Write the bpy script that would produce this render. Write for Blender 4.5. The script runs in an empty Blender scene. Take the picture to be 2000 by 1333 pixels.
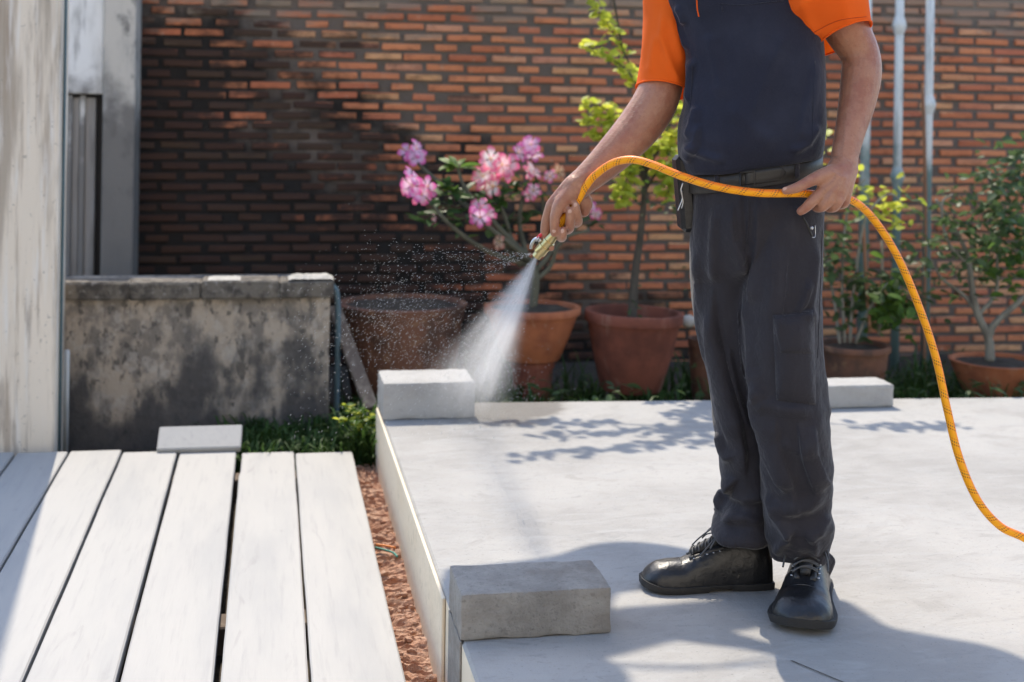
import bpy, math, random
import numpy as np
from mathutils import Vector, Matrix, noise
from mathutils.bvhtree import BVHTree
random.seed(7)
rng = np.random.default_rng(7)
S = bpy.context.scene
COL = S.collection
rad = math.radians

# ------------------------------------------------------------------ camera
F_PX, ROLL, U0, V0, CAM_H = 2600.0, 0.015, 1000.0, 212.0, 1.06
PSI = math.atan(470 / F_PX)
cam_d = bpy.data.cameras.new('camera')
cam = bpy.data.objects.new('camera', cam_d)
COL.objects.link(cam)
cam_d.sensor_width = 36
cam_d.lens = F_PX / 2000 * 36
cam_d.shift_y = -(666.5 - V0) / 2000
cam_d.clip_start, cam_d.clip_end = 0.05, 500
cam_d.dof.use_dof = True
cam_d.dof.focus_distance = 2.88
cam_d.dof.aperture_fstop = 3.2
cam_d.dof.aperture_blades = 7
cam.matrix_world = (Matrix.Translation((0, 0, CAM_H)) @ Matrix.Rotation(-PSI, 4, 'Z')
                    @ Matrix.Rotation(rad(90), 4, 'X') @ Matrix.Rotation(ROLL, 4, 'Z'))
S.camera = cam
S.cycles.volume_bounces = 5

# ------------------------------------------------------------------ light
SUN_EL = rad(54)
SUN_TO = Vector((0.085, -1.0, 0)).normalized()          # the way shadows fall on the ground
w = bpy.data.worlds.new('World'); S.world = w; w.use_nodes = True
nt = w.node_tree; nt.nodes.clear()
sky = nt.nodes.new('ShaderNodeTexSky'); sky.sky_type = 'NISHITA'; sky.sun_disc = False
sky.sun_elevation = SUN_EL; sky.sun_rotation = rad(-2.3); sky.air_density = 1.0; sky.dust_density = 1.0; sky.ozone_density = 1.0
bg = nt.nodes.new('ShaderNodeBackground'); bg.inputs[1].default_value = 0.15
wo = nt.nodes.new('ShaderNodeOutputWorld')
nt.links.new(sky.outputs[0], bg.inputs[0]); nt.links.new(bg.outputs[0], wo.inputs[0])
sd = bpy.data.lights.new('sun', 'SUN'); sd.energy = 2.35; sd.angle = rad(0.53); sd.color = (1.0, 0.90, 0.75)
sun = bpy.data.objects.new('sun', sd); COL.objects.link(sun)
ldir = Vector((SUN_TO.x * math.cos(SUN_EL), SUN_TO.y * math.cos(SUN_EL), -math.sin(SUN_EL)))
sun.rotation_euler = ldir.to_track_quat('-Z', 'Y').to_euler()
sun.location = (0, 8, 12)
S.view_settings.view_transform = 'Standard'; S.view_settings.look = 'None'
S.view_settings.exposure = 1.33; S.view_settings.gamma = 1.0; S.view_settings.use_curve_mapping = False

# ------------------------------------------------------------------ measuring helpers
Fv = Vector((math.sin(PSI), math.cos(PSI), 0)); Rv = Vector((math.cos(PSI), -math.sin(PSI), 0)); Uv = Vector((0, 0, 1))
CAM = Vector((0, 0, CAM_H))
CR, SR = math.cos(ROLL), math.sin(ROLL)
def ray(px, py):
    x, y = (px - U0) / F_PX, (py - V0) / F_PX
    x, y = x * CR + y * SR, -x * SR + y * CR
    return Fv + Rv * x - Uv * y
def atd(px, py, d): return CAM + ray(px, py) * d
def aty(px, py, Y):
    r = ray(px, py); return CAM + r * (Y / r.y)
def atz(px, py, z):
    r = ray(px, py); return CAM + r * ((z - CAM_H) / r.z)
def proj_np(V):
    D = np.asarray(V) - np.array(CAM)
    z = D @ np.array(Fv); x = D @ np.array(Rv) / z * F_PX; y = -D[:, 2] / z * F_PX
    return x * CR - y * SR + U0, x * SR + y * CR + V0, z
def proj(p):
    a = proj_np(np.array([tuple(p)])); return a[0][0], a[1][0], a[2][0]

# ------------------------------------------------------------------ materials
def mk(name):
    m = bpy.data.materials.new(name); m.use_nodes = True
    n = m.node_tree; n.nodes.clear()
    out = n.nodes.new('ShaderNodeOutputMaterial'); b = n.nodes.new('ShaderNodeBsdfPrincipled')
    n.links.new(b.outputs[0], out.inputs[0])
    return m, n, b, out
def vmath(n, op, a, b=None):
    x = n.nodes.new('ShaderNodeVectorMath'); x.operation = op
    n.links.new(a, x.inputs[0])
    if b is not None:
        if hasattr(b, 'links'): n.links.new(b, x.inputs[1])
        else: x.inputs[1].default_value = b
    return x
def smath(n, op, a, b=None, clamp=False):
    x = n.nodes.new('ShaderNodeMath'); x.operation = op; x.use_clamp = clamp
    for i, v in enumerate((a, b)):
        if v is None: continue
        if hasattr(v, 'links'): n.links.new(v, x.inputs[i])
        else: x.inputs[i].default_value = v
    return x.outputs[0]
def smooth(n, v, lo, hi):
    x = n.nodes.new('ShaderNodeMapRange'); x.interpolation_type = 'SMOOTHSTEP'
    n.links.new(v, x.inputs[0]); x.inputs[1].default_value = lo; x.inputs[2].default_value = hi
    return x.outputs[0]
def tex_noise(n, pos, scale, detail=5, rough=.6, dist=0):
    if isinstance(scale, (int, float)): scale = (scale,) * 3
    v = vmath(n, 'MULTIPLY', pos, scale)
    t = n.nodes.new('ShaderNodeTexNoise'); t.inputs['Scale'].default_value = 1; t.inputs['Detail'].default_value = detail
    t.inputs['Roughness'].default_value = rough; t.inputs['Distortion'].default_value = dist
    n.links.new(v.outputs[0], t.inputs['Vector'])
    return t.outputs[0]
def mixc(n, fac, a, b):
    x = n.nodes.new('ShaderNodeMix'); x.data_type = 'RGBA'; x.clamp_factor = True
    if hasattr(fac, 'links'): n.links.new(fac, x.inputs[0])
    else: x.inputs[0].default_value = fac
    for i, v in ((6, a), (7, b)):
        if hasattr(v, 'links'): n.links.new(v, x.inputs[i])
        else: x.inputs[i].default_value = (*v, 1)
    return x.outputs[2]
def layered(name, base, layers=(), rough=.8, bumps=(), spec=.3, sheen=0, metallic=0, sss=0, coord='world', transl=0):
    """base colour, then noise layers dict(s, lo, hi, c, f, bias=(ax,ay,az,a0)), then bumps (scale, strength, distance)"""
    m, n, b, out = mk(name)
    if coord == 'world': pos = n.nodes.new('ShaderNodeNewGeometry').outputs['Position']
    else: pos = n.nodes.new('ShaderNodeTexCoord').outputs['Object']
    col = base
    for L in layers:
        v = tex_noise(n, pos, L['s'], L.get('d', 5), L.get('r', .6), L.get('w', 0))
        if 'bias' in L:
            bx = L['bias']
            dt = vmath(n, 'DOT_PRODUCT', pos, bx[:3]).outputs['Value']
            v = smath(n, 'ADD', smath(n, 'ADD', v, dt), bx[3])
        fac = smath(n, 'MULTIPLY', smooth(n, v, L['lo'], L['hi']), L.get('f', 1))
        col = mixc(n, fac, col, L['c'])
    if hasattr(col, 'links'): n.links.new(col, b.inputs['Base Color'])
    else: b.inputs['Base Color'].default_value = (*col, 1)
    b.inputs['Roughness'].default_value = rough; b.inputs['Specular IOR Level'].default_value = spec
    b.inputs['Metallic'].default_value = metallic
    if sheen: b.inputs['Sheen Weight'].default_value = sheen; b.inputs['Sheen Roughness'].default_value = .3
    if sss:
        b.inputs['Subsurface Weight'].default_value = sss; b.inputs['Subsurface Radius'].default_value = (.012, .005, .003)
        b.inputs['Subsurface Scale'].default_value = 1
    prev = None
    for sc, st, dist in bumps:
        h = tex_noise(n, pos, sc, 6, .65)
        bp = n.nodes.new('ShaderNodeBump'); bp.inputs['Strength'].default_value = st; bp.inputs['Distance'].default_value = dist
        n.links.new(h, bp.inputs['Height'])
        if prev: n.links.new(prev, bp.inputs['Normal'])
        prev = bp.outputs[0]
    if prev: n.links.new(prev, b.inputs['Normal'])
    if transl:
        t = n.nodes.new('ShaderNodeBsdfTranslucent'); mx = n.nodes.new('ShaderNodeMixShader'); mx.inputs[0].default_value = transl
        if hasattr(col, 'links'): n.links.new(col, t.inputs[0])
        else: t.inputs[0].default_value = (*col, 1)
        n.links.new(b.outputs[0], mx.inputs[1]); n.links.new(t.outputs[0], mx.inputs[2]); n.links.new(mx.outputs[0], out.inputs[0])
    return m

M = {}
M['slab'] = layered('slab_concrete', (.372, .360, .338), [
    dict(s=1.3, lo=.38, hi=.66, c=(.285, .275, .258), f=.95), dict(s=(3.2, 5, 3), lo=.5, hi=.7, c=(.26, .25, .232), f=.55, w=2), dict(s=(4, 11, 4), lo=.45, hi=.75, c=(.355, .35, .335), f=.8, w=1.5),
    dict(s=(9, 22, 9), lo=.56, hi=.74, c=(.255, .25, .24), f=.6, w=2), dict(s=45, lo=.58, hi=.75, c=(.22, .212, .20), f=.5), dict(s=150, lo=.62, hi=.70, c=(.13, .125, .12), f=.6)],
    rough=.88, bumps=[(12, .12, .02), (40, .35, .01), (170, .5, .004)])
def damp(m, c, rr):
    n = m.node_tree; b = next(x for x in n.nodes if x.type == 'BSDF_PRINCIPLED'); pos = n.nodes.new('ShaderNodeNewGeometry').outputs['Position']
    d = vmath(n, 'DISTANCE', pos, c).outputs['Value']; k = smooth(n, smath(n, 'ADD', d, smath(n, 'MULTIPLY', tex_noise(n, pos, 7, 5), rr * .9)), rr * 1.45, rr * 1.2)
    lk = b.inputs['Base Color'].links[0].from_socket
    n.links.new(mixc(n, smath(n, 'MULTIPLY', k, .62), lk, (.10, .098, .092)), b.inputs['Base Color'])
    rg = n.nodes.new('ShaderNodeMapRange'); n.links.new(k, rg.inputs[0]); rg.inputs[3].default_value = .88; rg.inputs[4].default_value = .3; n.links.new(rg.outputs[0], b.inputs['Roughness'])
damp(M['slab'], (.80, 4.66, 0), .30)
M['slab_side'] = layered('slab_side_render', (.72, .63, .49), [
    dict(s=(3, 3, 8), lo=.4, hi=.7, c=(.68, .58, .43), f=.8), dict(s=30, lo=.55, hi=.75, c=(.40, .35, .25), f=.5)],
    rough=.9, bumps=[(40, .3, .006)])
M['block'] = layered('block_concrete', (.345, .325, .295), [
    dict(s=9, lo=.4, hi=.7, c=(.23, .215, .195), f=.85), dict(s=45, lo=.50, hi=.72, c=(.22, .205, .185), f=.6),
    dict(s=130, lo=.58, hi=.66, c=(.14, .13, .12), f=.4), dict(s=(5, 5, 14), lo=.5, hi=.68, c=(.20, .175, .15), f=.6)], rough=.92, bumps=[(30, .6, .012), (90, .7, .008), (220, .7, .004)])
M['block_pale'] = layered('block_pale', (.40, .39, .37), [
    dict(s=9, lo=.4, hi=.7, c=(.33, .32, .30), f=.8), dict(s=45, lo=.55, hi=.72, c=(.29, .28, .26), f=.5)], rough=.92, bumps=[(50, .5, .01)])
M['plank'] = layered('plank_board', (.385, .372, .348), [
    dict(s=(6, 1.0, 6), lo=.4, hi=.7, c=(.315, .312, .303), f=.7), dict(s=(60, 4, 60), lo=.5, hi=.75, c=(.295, .29, .28), f=.5), dict(s=(14, 3, 14), lo=.6, hi=.75, c=(.27, .262, .25), f=.5, w=1.5),
    dict(s=90, lo=.66, hi=.75, c=(.32, .31, .29), f=.4)], rough=.85, bumps=[((120, 8, 120), .2, .003), (200, .2, .002)])
M['earth'] = layered('red_earth', (.40, .22, .145), [
    dict(s=14, lo=.4, hi=.65, c=(.50, .33, .24), f=.9), dict(s=40, lo=.5, hi=.7, c=(.30, .15, .10), f=.8),
    dict(s=90, lo=.55, hi=.7, c=(.58, .45, .36), f=.6)], rough=.95, bumps=[(80, .7, .008), (260, .6, .003)])
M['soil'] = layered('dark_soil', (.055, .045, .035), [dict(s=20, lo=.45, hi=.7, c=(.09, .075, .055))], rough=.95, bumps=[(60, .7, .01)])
M['mortar'] = layered('stained_mortar', (.15, .12, .10), [
    dict(s=2.2, lo=.45, hi=.7, c=(.13, .115, .10), f=.7), dict(s=1.6, lo=.40, hi=.58, c=(.020, .018, .017), f=.97, bias=(-.25, 0, -.34, .45)),
    dict(s=(3, 3, 9), lo=.50, hi=.68, c=(.24, .20, .16), f=.8, bias=(0, 0, 1.1, -1.72))],
    rough=.95, bumps=[(60, .6, .01), (14, .4, .02)])
def brick_mat():
    m, n, b, out = mk('brick_clay')
    pos = n.nodes.new('ShaderNodeNewGeometry').outputs['Position']
    sep = n.nodes.new('ShaderNodeSeparateXYZ'); n.links.new(pos, sep.inputs[0])
    crs = smath(n, 'FLOOR', smath(n, 'DIVIDE', smath(n, 'ADD', sep.outputs[2], 10 - BR_Z0), BR_P))
    odd = smath(n, 'MODULO', crs, 2.0)
    u = smath(n, 'FLOOR', smath(n, 'ADD', smath(n, 'DIVIDE', smath(n, 'ADD', sep.outputs[0], 20 - BR_X0), BR_L), smath(n, 'MULTIPLY', odd, .5)))
    cv = n.nodes.new('ShaderNodeCombineXYZ'); n.links.new(u, cv.inputs[0]); n.links.new(crs, cv.inputs[1])
    wn = n.nodes.new('ShaderNodeTexWhiteNoise'); wn.noise_dimensions = '3D'; n.links.new(cv.outputs[0], wn.inputs['Vector'])
    rmp = n.nodes.new('ShaderNodeValToRGB'); e = rmp.color_ramp.elements
    cols = [(0, (.46, .15, .08)), (.25, (.60, .21, .10)), (.5, (.68, .27, .13)), (.7, (.52, .17, .10)), (.85, (.70, .38, .19)), (1, (.62, .28, .18))]
    e[0].position, e[0].color = 0, (*cols[0][1], 1); e[1].position, e[1].color = 1, (*cols[-1][1], 1)
    for p, c in cols[1:-1]:
        x = e.new(p); x.color = (*c, 1)
    n.links.new(wn.outputs['Value'], rmp.inputs[0])
    col = rmp.outputs[0]
    col = mixc(n, smath(n, 'MULTIPLY', smooth(n, tex_noise(n, pos, (18, 18, 40), 4), .45, .75), .45), col, (.20, .075, .05))
    col = mixc(n, smath(n, 'MULTIPLY', smooth(n, tex_noise(n, pos, 26, 5), .6, .75), .6), col, (.52, .40, .30))
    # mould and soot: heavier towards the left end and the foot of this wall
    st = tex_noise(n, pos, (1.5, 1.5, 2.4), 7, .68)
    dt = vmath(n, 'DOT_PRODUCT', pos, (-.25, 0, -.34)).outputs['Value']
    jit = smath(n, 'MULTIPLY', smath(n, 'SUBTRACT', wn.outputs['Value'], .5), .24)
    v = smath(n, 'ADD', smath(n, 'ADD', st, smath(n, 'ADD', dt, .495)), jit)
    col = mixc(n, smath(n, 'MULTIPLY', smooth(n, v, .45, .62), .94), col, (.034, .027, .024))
    # lime bloom under the top of the wall
    v2 = smath(n, 'ADD', tex_noise(n, pos, (3, 3, 9), 5), vmath(n, 'DOT_PRODUCT', pos, (0, 0, 1.1)).outputs['Value'])
    col = mixc(n, smath(n, 'MULTIPLY', smooth(n, v2, 2.08, 2.26), .8), col, (.27, .22, .17))
    n.links.new(col, b.inputs['Base Color']); b.inputs['Roughness'].default_value = .92; b.inputs['Specular IOR Level'].default_value = .2
    bp = n.nodes.new('ShaderNodeBump'); bp.inputs['Strength'].default_value = .5; bp.inputs['Distance'].default_value = .006
    n.links.new(tex_noise(n, pos, 70, 6), bp.inputs['Height']); n.links.new(bp.outputs[0], b.inputs['Normal'])
    return m
BR_Y, BR_P, BR_L, BR_LEN, BR_HT = 6.645, .0502, .2135, .188, .032
_z = aty(800, 112, BR_Y)
BR_Z0 = _z.z - BR_P / 2                      # foot of the course that carries this brick
BR_X0 = aty(638, 112, BR_Y).x - (BR_L - BR_LEN) / 2
M['brick'] = brick_mat()
M['post'] = layered('weathered_post', (.82, .72, .59), [
    dict(s=(12, 12, 1.0), lo=.44, hi=.62, c=(.46, .39, .31), f=.95), dict(s=(34, 34, 1.6), lo=.52, hi=.66, c=(.40, .31, .23), f=.65), dict(s=(40, 40, 3), lo=.5, hi=.72, c=(.84, .80, .74), f=.7),
    dict(s=(14, 14, 2.4), lo=.55, hi=.75, c=(.26, .20, .15), f=.85), dict(s=60, lo=.62, hi=.72, c=(.2, .18, .16), f=.5)], rough=.9, bumps=[((60, 60, 8), .4, .006)])
M['plaster'] = layered('stained_plaster', (.80, .80, .79), [
    dict(s=(6, 6, 2), lo=.45, hi=.7, c=(.56, .56, .54), f=.9), dict(s=(16, 16, 3), lo=.55, hi=.75, c=(.2, .2, .2), f=.8),
    dict(s=2.5, lo=.36, hi=.56, c=(.16, .152, .145), f=.92, bias=(0, 0, -.42, .42))], rough=.9, bumps=[(40, .4, .006)])
M['plaster_grey'] = layered('grey_stained_plaster', (.56, .53, .48), [
    dict(s=(6, 6, 2), lo=.42, hi=.66, c=(.34, .335, .32), f=.9), dict(s=(10, 10, 6), lo=.52, hi=.66, c=(.16, .155, .15), f=.85),
    dict(s=2.5, lo=.36, hi=.56, c=(.15, .142, .135), f=.9, bias=(0, 0, -.42, .42))], rough=.9, bumps=[(40, .4, .006)])
M['plaster_dark'] = layered('dark_plaster', (.33, .32, .31), [dict(s=(14, 14, 1.5), lo=.4, hi=.7, c=(.20, .19, .185)), dict(s=(50, 50, 2), lo=.55, hi=.7, c=(.32, .34, .36), f=.6)], rough=.85)
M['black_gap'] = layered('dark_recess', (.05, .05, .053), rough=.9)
M['tank'] = layered('mouldy_render', (.40, .335, .265), [
    dict(s=(10, 10, 7), lo=.42, hi=.58, c=(.17, .15, .13), f=.85), dict(s=(26, 26, 14), lo=.54, hi=.62, c=(.07, .064, .058), f=.75), dict(s=22, lo=.5, hi=.66, c=(.44, .40, .35), f=.55),
    dict(s=(5, 5, 3), lo=.42, hi=.62, c=(.075, .07, .068), f=.9, bias=(0, 0, -.55, .06)), dict(s=30, lo=.6, hi=.7, c=(.05, .05, .05), f=.7),
    dict(s=(30, 30, 5), lo=.58, hi=.72, c=(.09, .085, .08), f=.8)], rough=.95, bumps=[(30, .5, .01), (120, .4, .004)])
M['coping'] = layered('coping_stone', (.16, .14, .115), [dict(s=18, lo=.42, hi=.65, c=(.07, .062, .054)), dict(s=50, lo=.55, hi=.7, c=(.30, .28, .25), f=.7)], rough=.95, bumps=[(40, .8, .012)])
M['pipe_white'] = layered('white_pipe', (.62, .64, .64), [dict(s=(20, 20, 4), lo=.5, hi=.7, c=(.40, .42, .42))], rough=.5)
M['pipe_teal'] = layered('teal_pipe', (.10, .16, .19), rough=.5)
M['iron'] = layered('painted_iron', (.70, .72, .70), [dict(s=(40, 40, 5), lo=.5, hi=.7, c=(.42, .44, .43)), dict(s=60, lo=.64, hi=.72, c=(.26, .18, .12), f=.6),
    dict(s=4, lo=.3, hi=.6, c=(.11, .20, .19), f=.9, bias=(0, 0, -1.4, 1.1))], rough=.45, spec=.5)
M['stake'] = layered('brown_stake', (.30, .15, .085), [dict(s=(30, 30, 6), lo=.45, hi=.7, c=(.18, .11, .075))], rough=.85)
M['stake_grey'] = layered('grey_stake', (.26, .22, .17), rough=.85)
M['board'] = layered('old_board', (.13, .10, .08), [dict(s=(30, 30, 5), lo=.45, hi=.7, c=(.24, .2, .16))], rough=.9)
M['terracotta'] = layered('terracotta', (.42, .145, .065), [dict(s=6, lo=.42, hi=.66, c=(.26, .085, .045)), dict(s=(16, 16, 5), lo=.55, hi=.72, c=(.45, .28, .20), f=.45), dict(s=30, lo=.58, hi=.72, c=(.46, .25, .15), f=.5)], rough=.8, bumps=[(40, .2, .004)])
M['terracotta_dark'] = layered('old_terracotta', (.20, .095, .06), [dict(s=6, lo=.42, hi=.66, c=(.10, .06, .045)), dict(s=20, lo=.55, hi=.7, c=(.28, .16, .09), f=.6)], rough=.85, bumps=[(30, .4, .008)])
M['terracotta_red'] = layered('red_terracotta', (.22, .072, .045), [dict(s=6, lo=.42, hi=.66, c=(.13, .045, .03)), dict(s=(14, 14, 5), lo=.55, hi=.72, c=(.30, .20, .15), f=.5)], rough=.8)
M['bark'] = layered('bark', (.085, .072, .055), [dict(s=(30, 30, 10), lo=.45, hi=.7, c=(.05, .044, .034))], rough=.9, bumps=[(60, .5, .006)])
M['bark_pale'] = layered('pale_bark', (.24, .23, .19), [dict(s=(30, 30, 10), lo=.45, hi=.7, c=(.15, .14, .115))], rough=.9)
M['rose_bark'] = layered('rose_bark', (.12, .115, .08), [dict(s=16, lo=.45, hi=.7, c=(.07, .07, .05))], rough=.8)
def leafmat(name, c, c2, tr=.45, rough=.45): return layered(name, c, [dict(s=9, lo=.4, hi=.65, c=c2)], rough=rough, transl=tr, spec=.22)
M['leaf_yellow'] = leafmat('leaf_yellow_green', (.62, .64, .09), (.40, .48, .06), .6)
M['leaf_mid'] = leafmat('leaf_green', (.13, .23, .045), (.08, .15, .035), .5)
M['leaf_dark'] = leafmat('leaf_dark_green', (.055, .11, .035), (.04, .075, .03), .35)
M['leaf_dull'] = leafmat('leaf_dull_green', (.10, .155, .06), (.065, .10, .045), .4)
M['grass'] = leafmat('grass_blade', (.055, .11, .025), (.035, .07, .018), .35)
M['skin'] = layered('skin', (.40, .19, .115), [dict(s=22, lo=.42, hi=.66, c=(.33, .125, .075), f=.85), dict(s=60, lo=.5, hi=.7, c=(.45, .23, .145), f=.5), dict(s=160, lo=.5, hi=.7, c=(.27, .12, .075), f=.45), dict(s=300, lo=.66, hi=.72, c=(.2, .1, .07), f=.4)],
    rough=.42, bumps=[(120, .3, .004), (420, .3, .0012)], spec=.55, sss=.12, sheen=.3)
M['nail'] = layered('nail', (.55, .34, .27), rough=.3, spec=.5)
M['navy'] = layered('navy_cotton', (.016, .018, .034), [dict(s=7, lo=.4, hi=.7, c=(.027, .031, .052), f=.8), dict(s=500, lo=.5, hi=.7, c=(.03, .034, .052), f=.6)], rough=.85, sheen=.3, bumps=[(900, .5, .0012), (30, .3, .006), (12, .3, .014)])
M['orange'] = layered('orange_cotton', (.98, .155, .012), [dict(s=500, lo=.5, hi=.7, c=(.98, .185, .022), f=.6)], rough=.85, transl=.22, bumps=[(900, .4, .001), (26, .15, .006)])
M['stitch'] = layered('stitch_thread', (.50, .06, .01), rough=.8)
M['trouser'] = layered('charcoal_twill', (.026, .0235, .029), [dict(s=5, lo=.4, hi=.7, c=(.028, .026, .034), f=.8), dict(s=(30, 30, 9), lo=.52, hi=.72, c=(.042, .039, .046), f=.6), dict(s=600, lo=.5, hi=.7, c=(.034, .032, .039), f=.6)],
    rough=.78, sheen=.26, bumps=[(800, .6, .0014), (55, .4, .006), (20, .45, .014)])
M['leather'] = layered('black_leather', (.008, .008, .009), [dict(s=40, lo=.5, hi=.75, c=(.022, .021, .022), f=.7), dict(s=14, lo=.6, hi=.75, c=(.05, .047, .043), f=.4)], rough=.34, spec=.6, bumps=[(45, .3, .005), (130, .35, .003)])
M['leather_worn'] = layered('worn_leather', (.018, .017, .017), [dict(s=60, lo=.5, hi=.7, c=(.05, .047, .044), f=.7)], rough=.45, spec=.5, bumps=[(150, .5, .003)])
M['belt'] = layered('belt_leather', (.026, .023, .020), [dict(s=30, lo=.5, hi=.75, c=(.05, .042, .034), f=.7)], rough=.45, spec=.45, bumps=[(200, .3, .002)])
M['rubber'] = layered('sole_rubber', (.030, .029, .028), [dict(s=60, lo=.55, hi=.75, c=(.06, .055, .05), f=.6)], rough=.6)
M['lace'] = layered('lace_cord', (.07, .07, .072), rough=.45, spec=.5)
M['brass'] = layered('brass', (.62, .50, .25), [dict(s=90, lo=.5, hi=.72, c=(.42, .33, .16), f=.7)], rough=.3, metallic=1)
M['steel'] = layered('steel', (.55, .55, .56), rough=.3, metallic=1)
M['red_plastic'] = layered('red_plastic', (.55, .04, .05), rough=.4)
M['button'] = layered('button', (.02, .02, .03), rough=.4)
M['hair'] = layered('hair', (.012, .010, .009), rough=.6)
M['arm_hair'] = layered('arm_hair', (.34, .24, .18), rough=.6)
M['wire_orange'] = layered('orange_wire', (.75, .25, .06), rough=.5)
M['wire_green'] = layered('green_wire', (.06, .25, .2), rough=.5)
M['stone'] = layered('pale_stone', (.42, .40, .36), [dict(s=20, lo=.45, hi=.7, c=(.26, .25, .22))], rough=.9)
M['tile_pale'] = M['plank']
M['roof'] = layered('roof_sheet', (.35, .34, .33), rough=.8)

# ------------------------------------------------------------------ mesh builder
class MB:
    def __init__(s): s.v, s.f, s.uv = [], [], []
    def add(s, V, Fc, uv=None):
        o = len(s.v); s.v += [tuple(p) for p in V]; s.f += [tuple(i + o for i in q) for q in Fc]
        if uv is not None: s.uv += [tuple(u) for u in uv]
        else: s.uv += [(0, 0)] * len(V)
    def box(s, lo, hi, bev=0.0, jit=0.0):
        V, Fc = bevel_box(lo, hi, bev)
        if jit: V = [tuple(c + random.uniform(-jit, jit) for c in p) for p in V]
        s.add(V, Fc)
    def tube(s, P, Rr, seg=10, cap=True, start=0.0):
        V, Fc, uv = tube(P, Rr, seg, cap, start); s.add(V, Fc, uv)
    def lathe(s, prof, origin, axis=(0, 0, 1), seg=40):
        V, Fc = lathe(prof, origin, axis, seg); s.add(V, Fc)
    def build(s, name, mat, parent=None, origin=None, smooth=True, uv=False, auto=None):
        return link(name, mesh_of(name, s.v, s.f, s.uv if uv else None, smooth, auto), mat, parent, origin)
def mesh_of(name, V, Fc, uv=None, smooth=True, auto=None):
    me = bpy.data.meshes.new(name)
    me.from_pydata([tuple(p) for p in V], [], [tuple(int(i) for i in q) for q in Fc])
    if uv is not None:
        l = me.uv_layers.new(name='UVMap'); idx = np.empty(len(me.loops), dtype=np.int32); me.loops.foreach_get('vertex_index', idx)
        l.data.foreach_set('uv', np.asarray(uv, dtype=np.float32)[idx].ravel())
    me.polygons.foreach_set('use_smooth', [smooth] * len(me.polygons))
    if smooth and auto: me.set_sharp_from_angle(angle=rad(auto))
    me.update(); return me
def world_loc(o):
    p = Vector((0, 0, 0))
    while o is not None: p += o.location; o = o.parent
    return p
def link(name, me, mat, parent=None, origin=None):
    """mesh data is in world coordinates; origin (or the parent's place) becomes the object's origin"""
    if mat is not None: me.materials.append(mat)
    o = bpy.data.objects.new(name, me); COL.objects.link(o)
    if parent is not None: o.parent = parent; base = world_loc(parent)
    else: base = Vector((0, 0, 0))
    org = Vector(origin) if origin is not None else base
    if org.length > 0: me.transform(Matrix.Translation(-org))
    o.location = org - base
    return o
def empty(name, loc):
    o = bpy.data.objects.new(name, None); o.empty_display_size = .1; COL.objects.link(o); o.location = loc; return o
def tag(o, label=None, cat=None, group=None, kind=None):
    for k, v in (('label', label), ('category', cat), ('group', group), ('kind', kind)):
        if v: o[k] = v
    return o
def bevel_box(lo, hi, b):
    lo, hi = Vector(lo), Vector(hi)
    if b <= 0:
        V = [(x, y, z) for z in (lo.z, hi.z) for y in (lo.y, hi.y) for x in (lo.x, hi.x)]
        return V, [(0, 2, 3, 1), (4, 5, 7, 6), (0, 1, 5, 4), (2, 6, 7, 3), (0, 4, 6, 2), (1, 3, 7, 5)]
    V, ix = [], {}
    for cx in (0, 1):
        for cy in (0, 1):
            for cz in (0, 1):
                c = (hi.x if cx else lo.x, hi.y if cy else lo.y, hi.z if cz else lo.z)
                for ax in range(3):
                    p = list(c)
                    for k, cc in enumerate((cx, cy, cz)):
                        if k != ax: p[k] += -b if cc else b
                    ix[(cx, cy, cz, ax)] = len(V); V.append(tuple(p))
    Fc = []
    for ax in range(3):
        o1, o2 = [k for k in range(3) if k != ax]
        for s in (0, 1):
            q = []
            for a, bb in ((0, 0), (1, 0), (1, 1), (0, 1)):
                c = [0, 0, 0]; c[ax] = s; c[o1] = a; c[o2] = bb; q.append(ix[(*c, ax)])
            Fc.append(q)
        for a in (0, 1):
            for bb in (0, 1):
                c0 = [0, 0, 0]; c0[o1] = a; c0[o2] = bb; c1 = list(c0); c1[ax] = 1
                Fc.append([ix[(*c0, o1)], ix[(*c1, o1)], ix[(*c1, o2)], ix[(*c0, o2)]])
    for cx in (0, 1):
        for cy in (0, 1):
            for cz in (0, 1): Fc.append([ix[(cx, cy, cz, k)] for k in range(3)])
    cen = (lo + hi) / 2; out = []
    for q in Fc:
        a, b_, c = (Vector(V[i]) for i in q[:3]); nrm = (b_ - a).cross(c - a); m = sum((Vector(V[i]) for i in q), Vector()) / len(q) - cen
        out.append(q if nrm.dot(m) > 0 else q[::-1])
    return V, out
def tube(P, Rr, seg=10, cap=True, start=0.0):
    P = [Vector(p) for p in P]; n = len(P)
    if isinstance(Rr, (int, float)): Rr = [Rr] * n
    T = [(P[min(i + 1, n - 1)] - P[max(i - 1, 0)]).normalized() for i in range(n)]
    a = Vector((0, 0, 1)) if abs(T[0].z) < .9 else Vector((1, 0, 0))
    N = (a - T[0] * a.dot(T[0])).normalized(); V, uv, L = [], [], start
    for i in range(n):
        if i: N = (N - T[i] * N.dot(T[i])).normalized(); L += (P[i] - P[i - 1]).length
        B = T[i].cross(N)
        for k in range(seg):
            t = 2 * math.pi * k / seg; V.append(P[i] + (N * math.cos(t) + B * math.sin(t)) * Rr[i]); uv.append((L, k / seg))
    Fc = [(i * seg + k, i * seg + (k + 1) % seg, (i + 1) * seg + (k + 1) % seg, (i + 1) * seg + k) for i in range(n - 1) for k in range(seg)]
    if cap: Fc += [tuple(range(seg))[::-1], tuple((n - 1) * seg + k for k in range(seg))]
    return V, Fc, uv
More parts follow.
